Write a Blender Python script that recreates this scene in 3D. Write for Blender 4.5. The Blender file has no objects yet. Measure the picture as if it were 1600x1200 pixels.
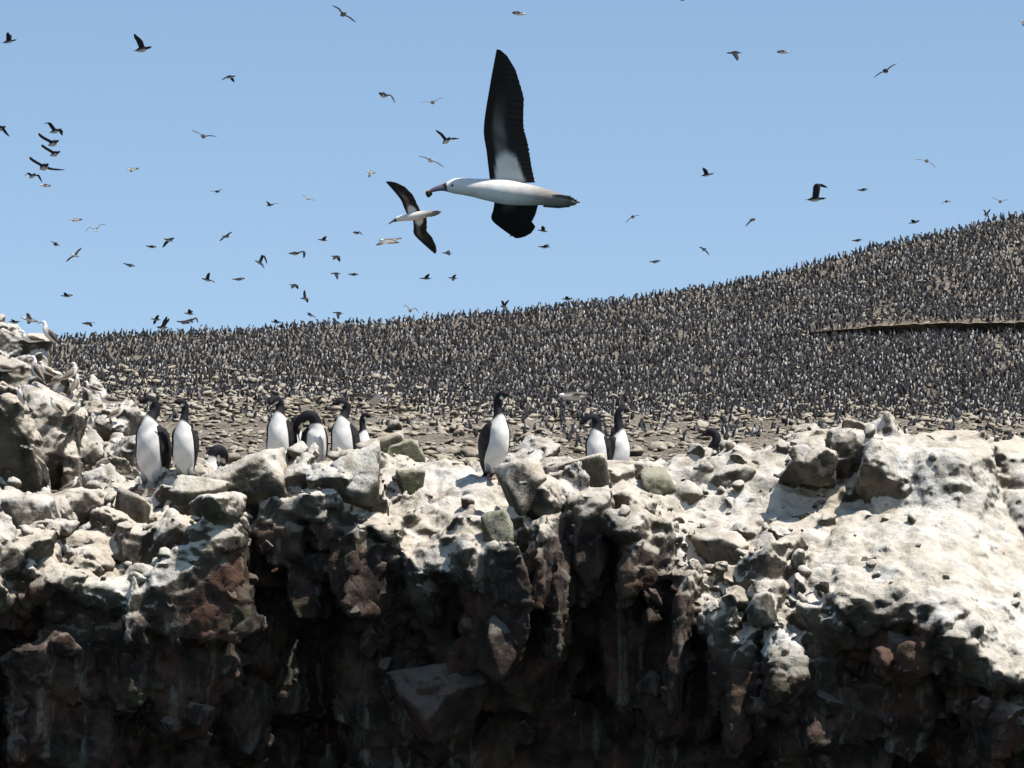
import bpy, bmesh, math, random
import numpy as np
from mathutils import Vector, Matrix, Euler

random.seed(7)
RNG = np.random.default_rng(11)
scene = bpy.context.scene
col = scene.collection

# ------------------------------------------------------------------ camera
PITCH = math.radians(9.0)
FPX = 7440.0                       # focal length in pixels of the 1600 px wide photograph
CAM = np.array([0.0, 0.0, 2.2])    # a boat's deck above the sea
FWD = np.array([0.0, math.cos(PITCH), math.sin(PITCH)])
UPV = np.array([0.0, -math.sin(PITCH), math.cos(PITCH)])
RGT = np.array([1.0, 0.0, 0.0])
cam_d = bpy.data.cameras.new('camera')
cam_d.sensor_width = 36.0
cam_d.lens = 36.0 * FPX / 1600.0
cam_d.clip_start = 0.5
cam_d.clip_end = 20000.0
cam = bpy.data.objects.new('camera', cam_d)
cam.location = CAM
cam.rotation_euler = (math.radians(90) + PITCH, 0, 0)
col.objects.link(cam)
scene.camera = cam

# ------------------------------------------------------------------ light
SUN_DIR = Vector((0.42, -0.24, 0.88)).normalized()     # towards the sun
world = bpy.data.worlds.new('World')
scene.world = world
world.use_nodes = True
wn = world.node_tree.nodes
wl = world.node_tree.links
bg = wn['Background']
sky = wn.new('ShaderNodeTexSky')
sky.sky_type = 'NISHITA'
sky.sun_disc = False
sky.sun_elevation = math.asin(SUN_DIR.z)
sky.sun_rotation = math.atan2(SUN_DIR.x, SUN_DIR.y)
sky.altitude = 0
sky.air_density = 1.0
sky.dust_density = 0.0
sky.ozone_density = 1.8
wl.new(sky.outputs['Color'], bg.inputs['Color'])
bg.inputs['Strength'].default_value = 0.089
sun_d = bpy.data.lights.new('sun', 'SUN')
sun_d.energy = 4.3
sun_d.angle = math.radians(0.53)
sun_d.color = (1.0, 0.955, 0.89)
sun = bpy.data.objects.new('sun', sun_d)
sun.rotation_euler = SUN_DIR.to_track_quat('Z', 'Y').to_euler()
sun.location = (0, 0, 120)
col.objects.link(sun)
scene.view_settings.view_transform = 'Standard'
scene.view_settings.look = 'None'
scene.view_settings.exposure = 0.68
scene.view_settings.gamma = 1.0

# ------------------------------------------------------------------ helpers
def P(px, py, d):
    """world point on the ray of a photo pixel at depth d (arrays allowed)"""
    px = np.asarray(px, float); py = np.asarray(py, float); d = np.asarray(d, float)
    a = (px - 800.0) / FPX; b = (600.0 - py) / FPX
    return CAM + d[..., None] * (FWD + a[..., None] * RGT + b[..., None] * UPV)

def proj(pts):
    r = np.asarray(pts) - CAM
    d = r @ FWD
    return 800 + FPX * (r @ RGT) / d, 600 - FPX * (r @ UPV) / d, d

def hash3(ix, iy, iz, seed):
    h = (ix.astype(np.int64) * 374761393 + iy.astype(np.int64) * 668265263 + iz.astype(np.int64) * 2147483647 + seed * 1274126177) & 0xFFFFFFFF
    h = ((h ^ (h >> 13)) * 1274126177) & 0xFFFFFFFF
    h = ((h ^ (h >> 16)) * 2246822519) & 0xFFFFFFFF
    h = h ^ (h >> 13)
    return (h & 0xFFFFFF) / float(0xFFFFFF)

def vnoise(p, seed=0):
    i = np.floor(p).astype(np.int64); f = p - i
    u = f * f * f * (f * (f * 6 - 15) + 10)
    out = 0
    for dx in (0, 1):
        wx = u[:, 0] if dx else 1 - u[:, 0]
        for dy in (0, 1):
            wy = u[:, 1] if dy else 1 - u[:, 1]
            for dz in (0, 1):
                wz = u[:, 2] if dz else 1 - u[:, 2]
                out = out + wx * wy * wz * hash3(i[:, 0] + dx, i[:, 1] + dy, i[:, 2] + dz, seed)
    return out * 2 - 1

def fbm(p, octaves=4, seed=0, gain=0.5):
    a, s, t = 1.0, 0.0, 0.0
    q = np.array(p, float)
    for o in range(octaves):
        s = s + a * vnoise(q, seed + o * 17); t += a
        a *= gain; q = q * 2.03 + 5.17
    return s / t

def worley(p, seed=0):
    """F1, F2, vector to the nearest cell centre, four random numbers of that cell"""
    i = np.floor(p).astype(np.int64)
    n = len(p)
    f1 = np.full(n, 9.0); f2 = np.full(n, 9.0); vec = np.zeros((n, 3)); cid = np.zeros((n, 3), np.int64)
    for dx in (-1, 0, 1):
        for dy in (-1, 0, 1):
            for dz in (-1, 0, 1):
                c = i + np.array([dx, dy, dz])
                j = np.stack([hash3(c[:, 0], c[:, 1], c[:, 2], seed + k) for k in (1, 2, 3)], 1)
                v = p - (c + j)
                d = np.sqrt((v * v).sum(1))
                m = d < f1
                f2 = np.where(m, f1, np.minimum(f2, d))
                f1 = np.where(m, d, f1)
                vec[m] = v[m]; cid[m] = c[m]
    rnd = np.stack([hash3(cid[:, 0], cid[:, 1], cid[:, 2], seed + 50 + k) for k in range(4)], 1)
    return f1, f2, vec, rnd

def sstep(x, a, b):
    t = np.clip((x - a) / (b - a), 0, 1)
    return t * t * (3 - 2 * t)

def mesh_np(name, v, f, mat=None, smooth=True, colors=None):
    """mesh from numpy verts and faces (all faces with the same number of corners, or a list of arrays)"""
    v = np.asarray(v, np.float32)
    fl = f if isinstance(f, list) else [f]
    fl = [np.asarray(a, np.int32) for a in fl if len(a)]
    me = bpy.data.meshes.new(name)
    me.vertices.add(len(v)); me.vertices.foreach_set('co', v.ravel())
    nl = sum(a.size for a in fl); npoly = sum(len(a) for a in fl)
    me.loops.add(nl); me.polygons.add(npoly)
    me.loops.foreach_set('vertex_index', np.concatenate([a.ravel() for a in fl]))
    st, s = [], 0
    for a in fl:
        st.append(s + np.arange(len(a)) * a.shape[1]); s += a.size
    me.polygons.foreach_set('loop_start', np.concatenate(st).astype(np.int32))
    me.update(calc_edges=True)
    me.validate()
    if smooth:
        me.polygons.foreach_set('use_smooth', np.ones(len(me.polygons), bool))
    if colors is not None:
        at = me.attributes.new('plumage', 'FLOAT_COLOR', 'POINT')
        c = np.ones((len(v), 4), np.float32); c[:, :3] = colors
        at.data.foreach_set('color', c.ravel())
    if mat: me.materials.append(mat)
    return me

def link(name, me, parent=None, loc=None, rot=None, scale=None):
    o = bpy.data.objects.new(name, me)
    col.objects.link(o)
    if parent is not None: o.parent = parent
    if loc is not None: o.location = loc
    if rot is not None: o.rotation_euler = rot
    if scale is not None: o.scale = scale
    return o

def tag(o, label=None, cat=None, group=None, kind=None):
    if label: o['label'] = label
    if cat: o['category'] = cat
    if group: o['group'] = group
    if kind: o['kind'] = kind
    return o

def empty(name, loc, rz=0.0):
    o = bpy.data.objects.new(name, None)
    o.empty_display_size = 0.1
    o.location = loc; o.rotation_euler = (0, 0, rz)
    col.objects.link(o)
    return o

# ------------------------------------------------------------------ materials
def new_mat(name):
    m = bpy.data.materials.new(name); m.use_nodes = True
    nt = m.node_tree
    return m, nt, nt.nodes['Principled BSDF']

class NT:
    def __init__(s, nt): s.nt = nt; s.n = nt.nodes; s.l = nt.links
    def node(s, t, **kw):
        n = s.n.new(t)
        for k, v in kw.items(): setattr(n, k, v)
        return n
    def link(s, a, b): s.l.new(a, b)
    def noise(s, vec, scale, detail=5, rough=0.55, dist=0.0):
        n = s.node('ShaderNodeTexNoise'); n.inputs['Scale'].default_value = scale
        n.inputs['Detail'].default_value = detail; n.inputs['Roughness'].default_value = rough
        n.inputs['Distortion'].default_value = dist
        s.link(vec, n.inputs['Vector']); return n.outputs['Fac']
    def math(s, op, a, b=None, clamp=False):
        n = s.node('ShaderNodeMath', operation=op, use_clamp=clamp)
        for i, x in enumerate((a, b)):
            if x is None: continue
            if isinstance(x, (int, float)): n.inputs[i].default_value = x
            else: s.link(x, n.inputs[i])
        return n.outputs[0]
    def step(s, x, a, b, lo=0.0, hi=1.0):
        n = s.node('ShaderNodeMapRange', interpolation_type='SMOOTHSTEP')
        s.link(x, n.inputs['Value'])
        n.inputs['From Min'].default_value = a; n.inputs['From Max'].default_value = b
        n.inputs['To Min'].default_value = lo; n.inputs['To Max'].default_value = hi
        return n.outputs['Result']
    def mix(s, fac, a, b, blend='MIX'):
        n = s.node('ShaderNodeMix', data_type='RGBA', blend_type=blend)
        if isinstance(fac, (int, float)): n.inputs[0].default_value = fac
        else: s.link(fac, n.inputs[0])
        for i, x in ((6, a), (7, b)):
            if isinstance(x, tuple): n.inputs[i].default_value = (*x, 1)
            else: s.link(x, n.inputs[i])
        return n.outputs[2]
    def mapping(s, vec, scale):
        n = s.node('ShaderNodeMapping'); s.link(vec, n.inputs['Vector'])
        n.inputs['Scale'].default_value = scale
        return n.outputs['Vector']

def rock_material(name, guano=1.0, k=1.0, tone=(1, 1, 1), strata=None, lichen=0.35):
    """sea-bird rock: brown or dark red stone under a crust of pale droppings on whatever faces up"""
    m, nt, bs = new_mat(name)
    t = NT(nt)
    geo = t.node('ShaderNodeNewGeometry')
    pos = geo.outputs['Position']
    sep = t.node('ShaderNodeSeparateXYZ'); t.link(geo.outputs['Normal'], sep.inputs[0])
    nz = sep.outputs['Z']
    sp = t.node('ShaderNodeSeparateXYZ'); t.link(pos, sp.inputs[0])
    big = t.noise(pos, 0.9 * k, 4)
    med = t.noise(pos, 4.5 * k, 6, 0.6)
    fine = t.noise(pos, 26 * k, 6, 0.65)
    grit = t.noise(pos, 95 * k, 3, 0.6)
    # bare stone
    stone = t.mix(t.step(med, 0.35, 0.68), (0.040, 0.036, 0.029), (0.125, 0.105, 0.080))
    shaded_redst = t.mix(t.step(med, 0.38, 0.72), (0.022, 0.0165, 0.0135), (0.080, 0.048, 0.035))  # red stone, its tones lowered to carry the shade of the face
    shaded_redst = t.mix(t.step(t.noise(pos, 1.6 * k, 4), 0.52, 0.66), shaded_redst, (0.082, 0.042, 0.029))
    if strata == 'layer':      # red rock plus painted shade of the overhang, masked on the cliff mesh
        low = t.node('ShaderNodeAttribute', attribute_name='dark_shade_layer').outputs['Fac']
        stone = t.mix(low, stone, shaded_redst)
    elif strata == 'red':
        stone = shaded_redst
    # grey green growth on the sides
    stone = t.mix(t.math('MULTIPLY', t.step(t.noise(pos, 2.7 * k, 5), 0.52, 0.68), lichen), stone, (0.085, 0.088, 0.050) if strata != 'red' else (0.02, 0.021, 0.015))
    # droppings
    cream = t.mix(t.step(big, 0.35, 0.65), (0.52, 0.455, 0.37), (0.575, 0.54, 0.475))
    cream = t.mix(t.step(med, 0.46, 0.70), cream, (0.34, 0.295, 0.23))
    cream = t.mix(t.step(fine, 0.58, 0.75), cream, (0.30, 0.26, 0.21))
    cream = t.mix(t.math('MULTIPLY', t.step(t.noise(pos, 3.3 * k, 4), 0.55, 0.7), 0.5), cream, (0.66, 0.645, 0.62))
    cover = t.math('ADD', nz, t.math('MULTIPLY', t.math('SUBTRACT', med, 0.5), 0.95))
    cover = t.math('ADD', cover, t.math('MULTIPLY', t.math('SUBTRACT', fine, 0.5), 0.6))
    cover = t.math('ADD', cover, t.math('MULTIPLY', t.math('SUBTRACT', big, 0.5), 0.7))
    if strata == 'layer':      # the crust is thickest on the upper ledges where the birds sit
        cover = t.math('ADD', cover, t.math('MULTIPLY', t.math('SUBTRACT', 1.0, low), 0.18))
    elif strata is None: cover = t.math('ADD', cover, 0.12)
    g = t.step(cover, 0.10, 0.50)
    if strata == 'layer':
        g = t.math('MULTIPLY', g, t.math('SUBTRACT', 1.0, t.math('MULTIPLY', low, 0.95)))  # crust thinned below the lip so the painted shade stays dark
    # runs of droppings down the faces
    run = t.noise(t.mapping(pos, (6.5 * k, 6.5 * k, 0.35 * k)), 1.0, 5, 0.62, 0.3)
    runs = t.math('MULTIPLY', t.step(run, 0.51, 0.68), t.step(t.noise(pos, 0.75 * k, 3), 0.38, 0.58))
    runs = t.math('MULTIPLY', runs, t.step(fine, 0.25, 0.6, 0.25, 0.55))
    g = t.math('MAXIMUM', t.math('MULTIPLY', g, guano), t.math('MULTIPLY', runs, 0.55 * (1.0 if strata else guano)))
    c = t.mix(g, stone, cream)
    c = t.mix(1.0, c, tone, 'MULTIPLY')
    # small dark pits
    c = t.mix(t.math('MULTIPLY', t.step(grit, 0.64, 0.74), 0.45), c, (0.07, 0.06, 0.05))
    t.link(c, bs.inputs['Base Color'])
    bs.inputs['Roughness'].default_value = 0.92
    bs.inputs['Specular IOR Level'].default_value = 0.15
    h = t.math('ADD', t.math('MULTIPLY', med, 0.40), t.math('ADD', t.math('MULTIPLY', fine, 0.30), t.math('MULTIPLY', grit, 0.08)))
    b = t.node('ShaderNodeBump'); b.inputs['Strength'].default_value = 0.75
    b.inputs['Distance'].default_value = 0.10 / k
    t.link(h, b.inputs['Height']); t.link(b.outputs['Normal'], bs.inputs['Normal'])
    return m

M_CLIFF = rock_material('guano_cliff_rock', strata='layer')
M_UPPER = rock_material('guano_ledge_rock')
M_FACE = rock_material('shaded_red_face_rock', guano=0.20, strata='red', lichen=0.3)  # red rock with the shade of the face put into its colour
M_PALE = rock_material('pale_guano_boulder', guano=1.0, tone=(1.02, 1.0, 0.97), lichen=0.1)
M_GREEN = rock_material('green_grey_boulder', guano=0.62, tone=(0.88, 0.94, 0.82), lichen=0.8)
M_CRAG = rock_material('crag_rock', guano=0.95, k=0.42, lichen=0.7)
M_STONE = rock_material('slope_stone', guano=0.85, k=0.4, tone=(0.84, 0.80, 0.73), lichen=0.1)

def hill_material():
    m, nt, bs = new_mat('trampled_guano_soil')
    t = NT(nt)
    pos = t.node('ShaderNodeNewGeometry').outputs['Position']
    a = t.noise(pos, 0.22, 5); b_ = t.noise(pos, 1.7, 6, 0.65); c_ = t.noise(pos, 7.0, 4)
    c = t.mix(t.step(a, 0.35, 0.65), (0.095, 0.081, 0.064), (0.165, 0.142, 0.113))
    c = t.mix(t.step(b_, 0.45, 0.7), c, (0.075, 0.058, 0.043))
    c = t.mix(t.math('MULTIPLY', t.step(c_, 0.50, 0.64), 0.75), c, (0.38, 0.33, 0.26))
    t.link(c, bs.inputs['Base Color']); bs.inputs['Roughness'].default_value = 0.95
    bs.inputs['Specular IOR Level'].default_value = 0.1
    b = t.node('ShaderNodeBump'); b.inputs['Strength'].default_value = 0.8; b.inputs['Distance'].default_value = 0.25
    t.link(b_, b.inputs['Height']); t.link(b.outputs['Normal'], bs.inputs['Normal'])
    return m
M_HILL = hill_material()

def sea_material():
    m, nt, bs = new_mat('sea_water')
    t = NT(nt)
    pos = t.node('ShaderNodeNewGeometry').outputs['Position']
    bs.inputs['Base Color'].default_value = (0.012, 0.04, 0.05, 1)
    bs.inputs['Roughness'].default_value = 0.12
    b = t.node('ShaderNodeBump'); b.inputs['Strength'].default_value = 0.6; b.inputs['Distance'].default_value = 0.6
    t.link(t.noise(pos, 0.5, 6, 0.6), b.inputs['Height']); t.link(b.outputs['Normal'], bs.inputs['Normal'])
    return m
M_SEA = sea_material()

def feather_material(name, rough=0.7, grain=30.0, amount=0.35, spec=0.12):
    m, nt, bs = new_mat(name)
    t = NT(nt)
    at = t.node('ShaderNodeAttribute', attribute_name='plumage')
    tc = t.node('ShaderNodeTexCoord')
    n1 = t.noise(tc.outputs['Object'], grain, 5, 0.6)
    dark = t.mix(1.0, at.outputs['Color'], (0.62, 0.58, 0.54), 'MULTIPLY')
    c = t.mix(t.math('MULTIPLY', t.step(n1, 0.45, 0.75), amount), at.outputs['Color'], dark)
    t.link(c, bs.inputs['Base Color'])
    bs.inputs['Roughness'].default_value = rough
    bs.inputs['Specular IOR Level'].default_value = spec
    b = t.node('ShaderNodeBump'); b.inputs['Strength'].default_value = 0.25; b.inputs['Distance'].default_value = 0.008
    t.link(n1, b.inputs['Height']); t.link(b.outputs['Normal'], bs.inputs['Normal'])
    return m
M_FEATHER = feather_material('plumage')
M_FLIGHT = feather_material('flight_plumage', grain=14.0, amount=0.5)

def plain(name, c, rough=0.5):
    m, nt, bs = new_mat(name)
    t = NT(nt)
    tc = t.node('ShaderNodeTexCoord')
    n = t.noise(tc.outputs['Object'], 60.0, 3)
    t.link(t.mix(n, tuple(x * 0.75 for x in c), c), bs.inputs['Base Color'])
    bs.inputs['Roughness'].default_value = rough
    return m
M_BILL = plain('bill_horn', (0.10, 0.085, 0.065), 0.45)
M_BILLPALE = plain('bill_pale', (0.42, 0.38, 0.31), 0.45)
M_BILLBLUE = plain('bill_blue_grey', (0.14, 0.125, 0.16), 0.4)
M_RED = plain('red_face_skin', (0.26, 0.05, 0.03), 0.5)
M_FOOT = plain('pink_foot_skin', (0.24, 0.12, 0.10), 0.55)
M_EYE = plain('dark_eye', (0.01, 0.01, 0.01), 0.15)

# ------------------------------------------------------------------ sea
def build_sea():
    r = 9000.0
    me = mesh_np('sea', [(-r, -r, 0), (r, -r, 0), (r, r, 0), (-r, r, 0)], np.array([[0, 1, 2, 3]]), M_SEA, smooth=False)
    tag(link('sea', me), kind='structure')
build_sea()

# ------------------------------------------------------------------ hillside
SKY_X = [-700, 0, 80, 300, 530, 700, 870, 1000, 1100, 1220, 1330, 1420, 1500, 1600, 1800, 2300]
SKY_Y = [545, 532, 529, 521, 508, 497, 481, 467, 452, 427, 400, 378, 360, 338, 300, 250]
def skyline(x): return np.interp(x, SKY_X, SKY_Y)
HT = [0.0, 0.13, 0.25, 0.40, 1.0]
HD = [42.6, 92.0, 165.0, 262.0, 335.0]
HY = [885, 775, 712, 652]
def hill_d(t): return np.interp(t, HT, HD)
def hill_y(t, x):
    """photo row of the ground at slope position t, column x"""
    sk = skyline(x)
    up = np.clip((t - 0.40) / 0.60, 0, 1)
    y_up = HY[3] + (sk - HY[3]) * up
    y = np.where(t < 0.40, np.interp(t, HT[:4], HY), y_up)
    # the bank below the terrace path on the right
    yt = 521 - (x - 1230) * 0.012
    rise = 12 * sstep(np.asarray(x, float), 1215, 1450)
    ub = (HY[3] - yt) / np.maximum(HY[3] - sk, 1)
    y = y - rise * sstep(up, ub - 0.004, ub + 0.004) * (1 - sstep(up, ub + 0.15, ub + 0.55))
    return y

def build_hill():
    xs = np.linspace(-650, 2250, 220)
    tt = np.concatenate([np.linspace(0, 0.40, 90), np.linspace(0.402, 1.0, 230)])
    X, T = np.meshgrid(xs, tt)
    D = hill_d(T); Y = hill_y(T, X)
    pts = P(X, Y, D)
    sh = pts.shape[:2]
    flat = pts.reshape(-1, 3)
    n = fbm(flat * 0.16, 4, 3) * 0.55 + fbm(flat * np.array([0.5, 0.35, 0.5]), 4, 9) * 0.5
    amp = np.where(T < 0.40, 0.9, 0.35).ravel() * np.where(T < 0.12, 0.3, 1.0).ravel()
    flat[:, 2] += n * amp
    pts = flat.reshape(sh + (3,))
    # the far side, falling away behind the crest, and skirts into the sea
    far = []
    last = pts[-1]
    for k, (dy, dz) in enumerate(((6, -1.2), (20, -6), (60, -25), (110, -75))):
        q = last.copy(); q[:, 1] += dy; q[:, 2] += dz; far.append(q)
    rows = np.concatenate([pts, np.array(far)], 0)
    lft = rows[:, :1].copy(); lft[:, :, 0] -= 25; lft[:, :, 2] = -3
    rgt = rows[:, -1:].copy(); rgt[:, :, 0] += 40; rgt[:, :, 2] = -3
    rows = np.concatenate([lft, rows, rgt], 1)
    nr, nc = rows.shape[:2]
    idx = np.arange(nr * nc).reshape(nr, nc)
    f = np.stack([idx[:-1, :-1], idx[:-1, 1:], idx[1:, 1:], idx[1:, :-1]], -1).reshape(-1, 4)
    me = mesh_np('hillside', rows.reshape(-1, 3), f, M_HILL)
    o = tag(link('hillside', me), kind='structure')
    return o, pts, X, T
HILL, HP, HX, HTT = build_hill()

def build_bank():
    xs = np.linspace(1205, 1790, 240)
    yt = 521 - (xs - 1230) * 0.012
    rise = 13 * sstep(xs, 1205, 1450)
    ts = np.linspace(0.4, 1, 1500)
    d = np.array([hill_d(np.interp(-(y + 2), -hill_y(ts, np.full(1500, x)), ts)) for x, y in zip(xs, yt)])
    fd = rise / 13
    w = fbm(np.stack([xs / 14, 0 * xs, 0 * xs], 1), 4, 71) * 2.2
    rows = [P(xs, yt + 7, d - 0.5), P(xs, yt + 1, d - 0.6), P(xs, yt - rise * 0.5, d - 0.75 + 0.1 * w), P(xs, yt - rise + 1.5, d - 1.0 + 0.12 * w), P(xs, yt - rise - 0.3 * fd + w * fd, d - 1.05 + 0.15 * w), P(xs, yt - rise - 0.9 * fd + w * fd, d - 0.3), P(xs, yt - rise - 1.3 * fd + w * fd, d + 2.0), P(xs, yt - rise + 14, d + 4.0)]
    g = np.array(rows); nr, nc = g.shape[:2]
    idx = np.arange(nr * nc).reshape(nr, nc)
    f = np.stack([idx[:-1, :-1], idx[:-1, 1:], idx[1:, 1:], idx[1:, :-1]], -1).reshape(-1, 4)
    tag(link('terrace_bank', mesh_np('terrace_bank', g.reshape(-1, 3), f, M_BANK, smooth=False)), kind='structure')
M_BANK = rock_material('terrace_bank_earth', guano=0.8, k=0.4, tone=(0.7, 0.62, 0.52))
build_bank()

def hill_point(x, t):
    """ground point on the hillside for arrays of column x and slope position t"""
    xs = HX[0]; ts = HTT[:, 0]
    fx = np.interp(x, xs, np.arange(len(xs))); ft = np.interp(t, ts, np.arange(len(ts)))
    i = np.clip(fx.astype(int), 0, len(xs) - 2); j = np.clip(ft.astype(int), 0, len(ts) - 2)
    a = (fx - i)[:, None]; b = (ft - j)[:, None]
    return (HP[j, i] * (1 - a) + HP[j, i + 1] * a) * (1 - b) + (HP[j + 1, i] * (1 - a) + HP[j + 1, i + 1] * a) * b

# ------------------------------------------------------------------ rocks
def ico(sub):
    bm = bmesh.new(); bmesh.ops.create_icosphere(bm, subdivisions=sub, radius=1.0)
    v = np.array([x.co[:] for x in bm.verts]); v /= np.linalg.norm(v, axis=1, keepdims=True)
    f = np.array([[x.index for x in q.verts] for q in bm.faces], np.int32)
    bm.free(); return v, f
ICO = {s: ico(s) for s in (1, 2, 3, 4, 5)}

def rock_verts(seed, sub, planes=13, rough=0.07, sharp=16.0, cuts=None):
    r = np.random.default_rng(seed)
    d, f = ICO[sub]
    n = r.normal(size=(planes, 3)); n /= np.linalg.norm(n, axis=1, keepdims=True)
    h = r.uniform(0.52, 1.0, planes)
    if cuts is not None:
        q = np.array(cuts, float); n = np.concatenate([n * 1.0, q[:, :3] / np.linalg.norm(q[:, :3], axis=1, keepdims=True)]); h = np.concatenate([np.maximum(h, 0.92), q[:, 3]])
    c = np.maximum(d @ n.T, 0.08)
    rad = ((c / h) ** sharp).sum(1) ** (-1 / sharp)
    rad = np.minimum(rad, 1.25)
    rad = rad * (1 + rough * 0.45 * fbm(d * 2.0 + seed, 3, seed) + rough * 0.75 * fbm(d * 5 + seed, 4, seed + 3, 0.6))
    return d * rad[:, None], f

def block_verts(seed, sub, rough=0.06, tilt=0.22, sharp=40.0, corners=4):
    """a jointed block: six tilted faces and a few broken corners"""
    r = np.random.default_rng(seed)
    ax = np.array([(1, 0, 0), (-1, 0, 0), (0, 1, 0), (0, -1, 0), (0, 0, 1), (0, 0, -1)], float)
    ax += r.normal(size=(6, 3)) * tilt
    cn = r.choice([-1, 1], (corners, 3)) * r.uniform(0.35, 1.0, (corners, 3))
    n = np.concatenate([ax, cn]); n /= np.linalg.norm(n, axis=1, keepdims=True)
    h = np.concatenate([r.uniform(0.85, 1.05, 6), r.uniform(0.95, 1.30, corners)])
    d, f = ICO[sub]
    c = np.maximum(d @ n.T, 0.05)
    rad = ((c / h) ** sharp).sum(1) ** (-1 / sharp)
    rad = rad * (1 + rough * (0.5 * fbm(d * 2.0 + seed, 3, seed) + 0.7 * fbm(d * 5 + seed, 4, seed + 3, 0.6)))
    return d * rad[:, None], f

def fuse(vs, fs4, fs3, voxel, soft):
    """grow overlapping closed blocks together into one rock surface"""
    fl = ([np.concatenate(fs4)] if fs4 else []) + [np.concatenate(fs3)]
    me = mesh_np('rock_body', np.concatenate(vs), fl, None)
    bm = bmesh.new(); bm.from_mesh(me)
    bmesh.ops.recalc_face_normals(bm, faces=bm.faces[:]); bm.to_mesh(me); bm.free()
    tmp = bpy.data.objects.new('rock_body', me); col.objects.link(tmp)
    md = tmp.modifiers.new('fuse', 'REMESH'); md.mode = 'VOXEL'; md.voxel_size = voxel; md.adaptivity = 0.0
    sm = tmp.modifiers.new('weather', 'SMOOTH'); sm.factor = 0.5; sm.iterations = soft
    ev = tmp.evaluated_get(bpy.context.evaluated_depsgraph_get())
    em = ev.to_mesh()
    nv = len(em.vertices)
    v = np.zeros(nv * 3, np.float32); em.vertices.foreach_get('co', v)
    nm = np.zeros(nv * 3, np.float32); em.vertex_normals.foreach_get('vector', nm)
    lt = np.zeros(len(em.polygons), np.int32); em.polygons.foreach_get('loop_total', lt)
    li = np.zeros(len(em.loops), np.int32); em.loops.foreach_get('vertex_index', li)
    q = li[np.repeat(lt == 4, lt)].reshape(-1, 4)
    ev.to_mesh_clear()
    bpy.data.objects.remove(tmp); bpy.data.meshes.remove(me)
    return v.reshape(-1, 3).astype(float), nm.reshape(-1, 3).astype(float), q

# ------------------------------------------------------------------ cliff
RIM_X = [-500, 0, 100, 200, 300, 340, 380, 440, 520, 600, 700, 750, 800, 835, 860, 950, 1050, 1100, 1200, 1300, 1345, 1400, 1500, 1545, 1600, 2100]
RIM_Y = [790, 792, 782, 768, 756, 750, 742, 742, 742, 740, 746, 749, 746, 730, 722, 722, 720, 708, 700, 702, 694, 690, 692, 708, 712, 720]
EDG_X = [-500, 0, 60, 120, 200, 260, 320, 360, 420, 520, 600, 650, 700, 800, 880, 950, 1000, 1060, 1100, 1200, 1260, 1320, 1400, 1450, 1550, 1600, 2100]
EDG_Y = [900, 905, 890, 930, 950, 905, 870, 815, 795, 800, 835, 890, 865, 840, 800, 795, 850, 900, 965, 1000, 1005, 960, 950, 955, 1040, 1075, 1090]
EDG_D = [39.6, 39.7, 39.8, 39.8, 39.9, 40.0, 40.2, 40.5, 40.7, 40.6, 40.4, 40.2, 40.3, 40.4, 40.5, 40.5, 40.3, 40.1, 39.8, 39.6, 39.5, 39.3, 39.1, 39.1, 39.0, 38.9, 38.8]

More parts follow.
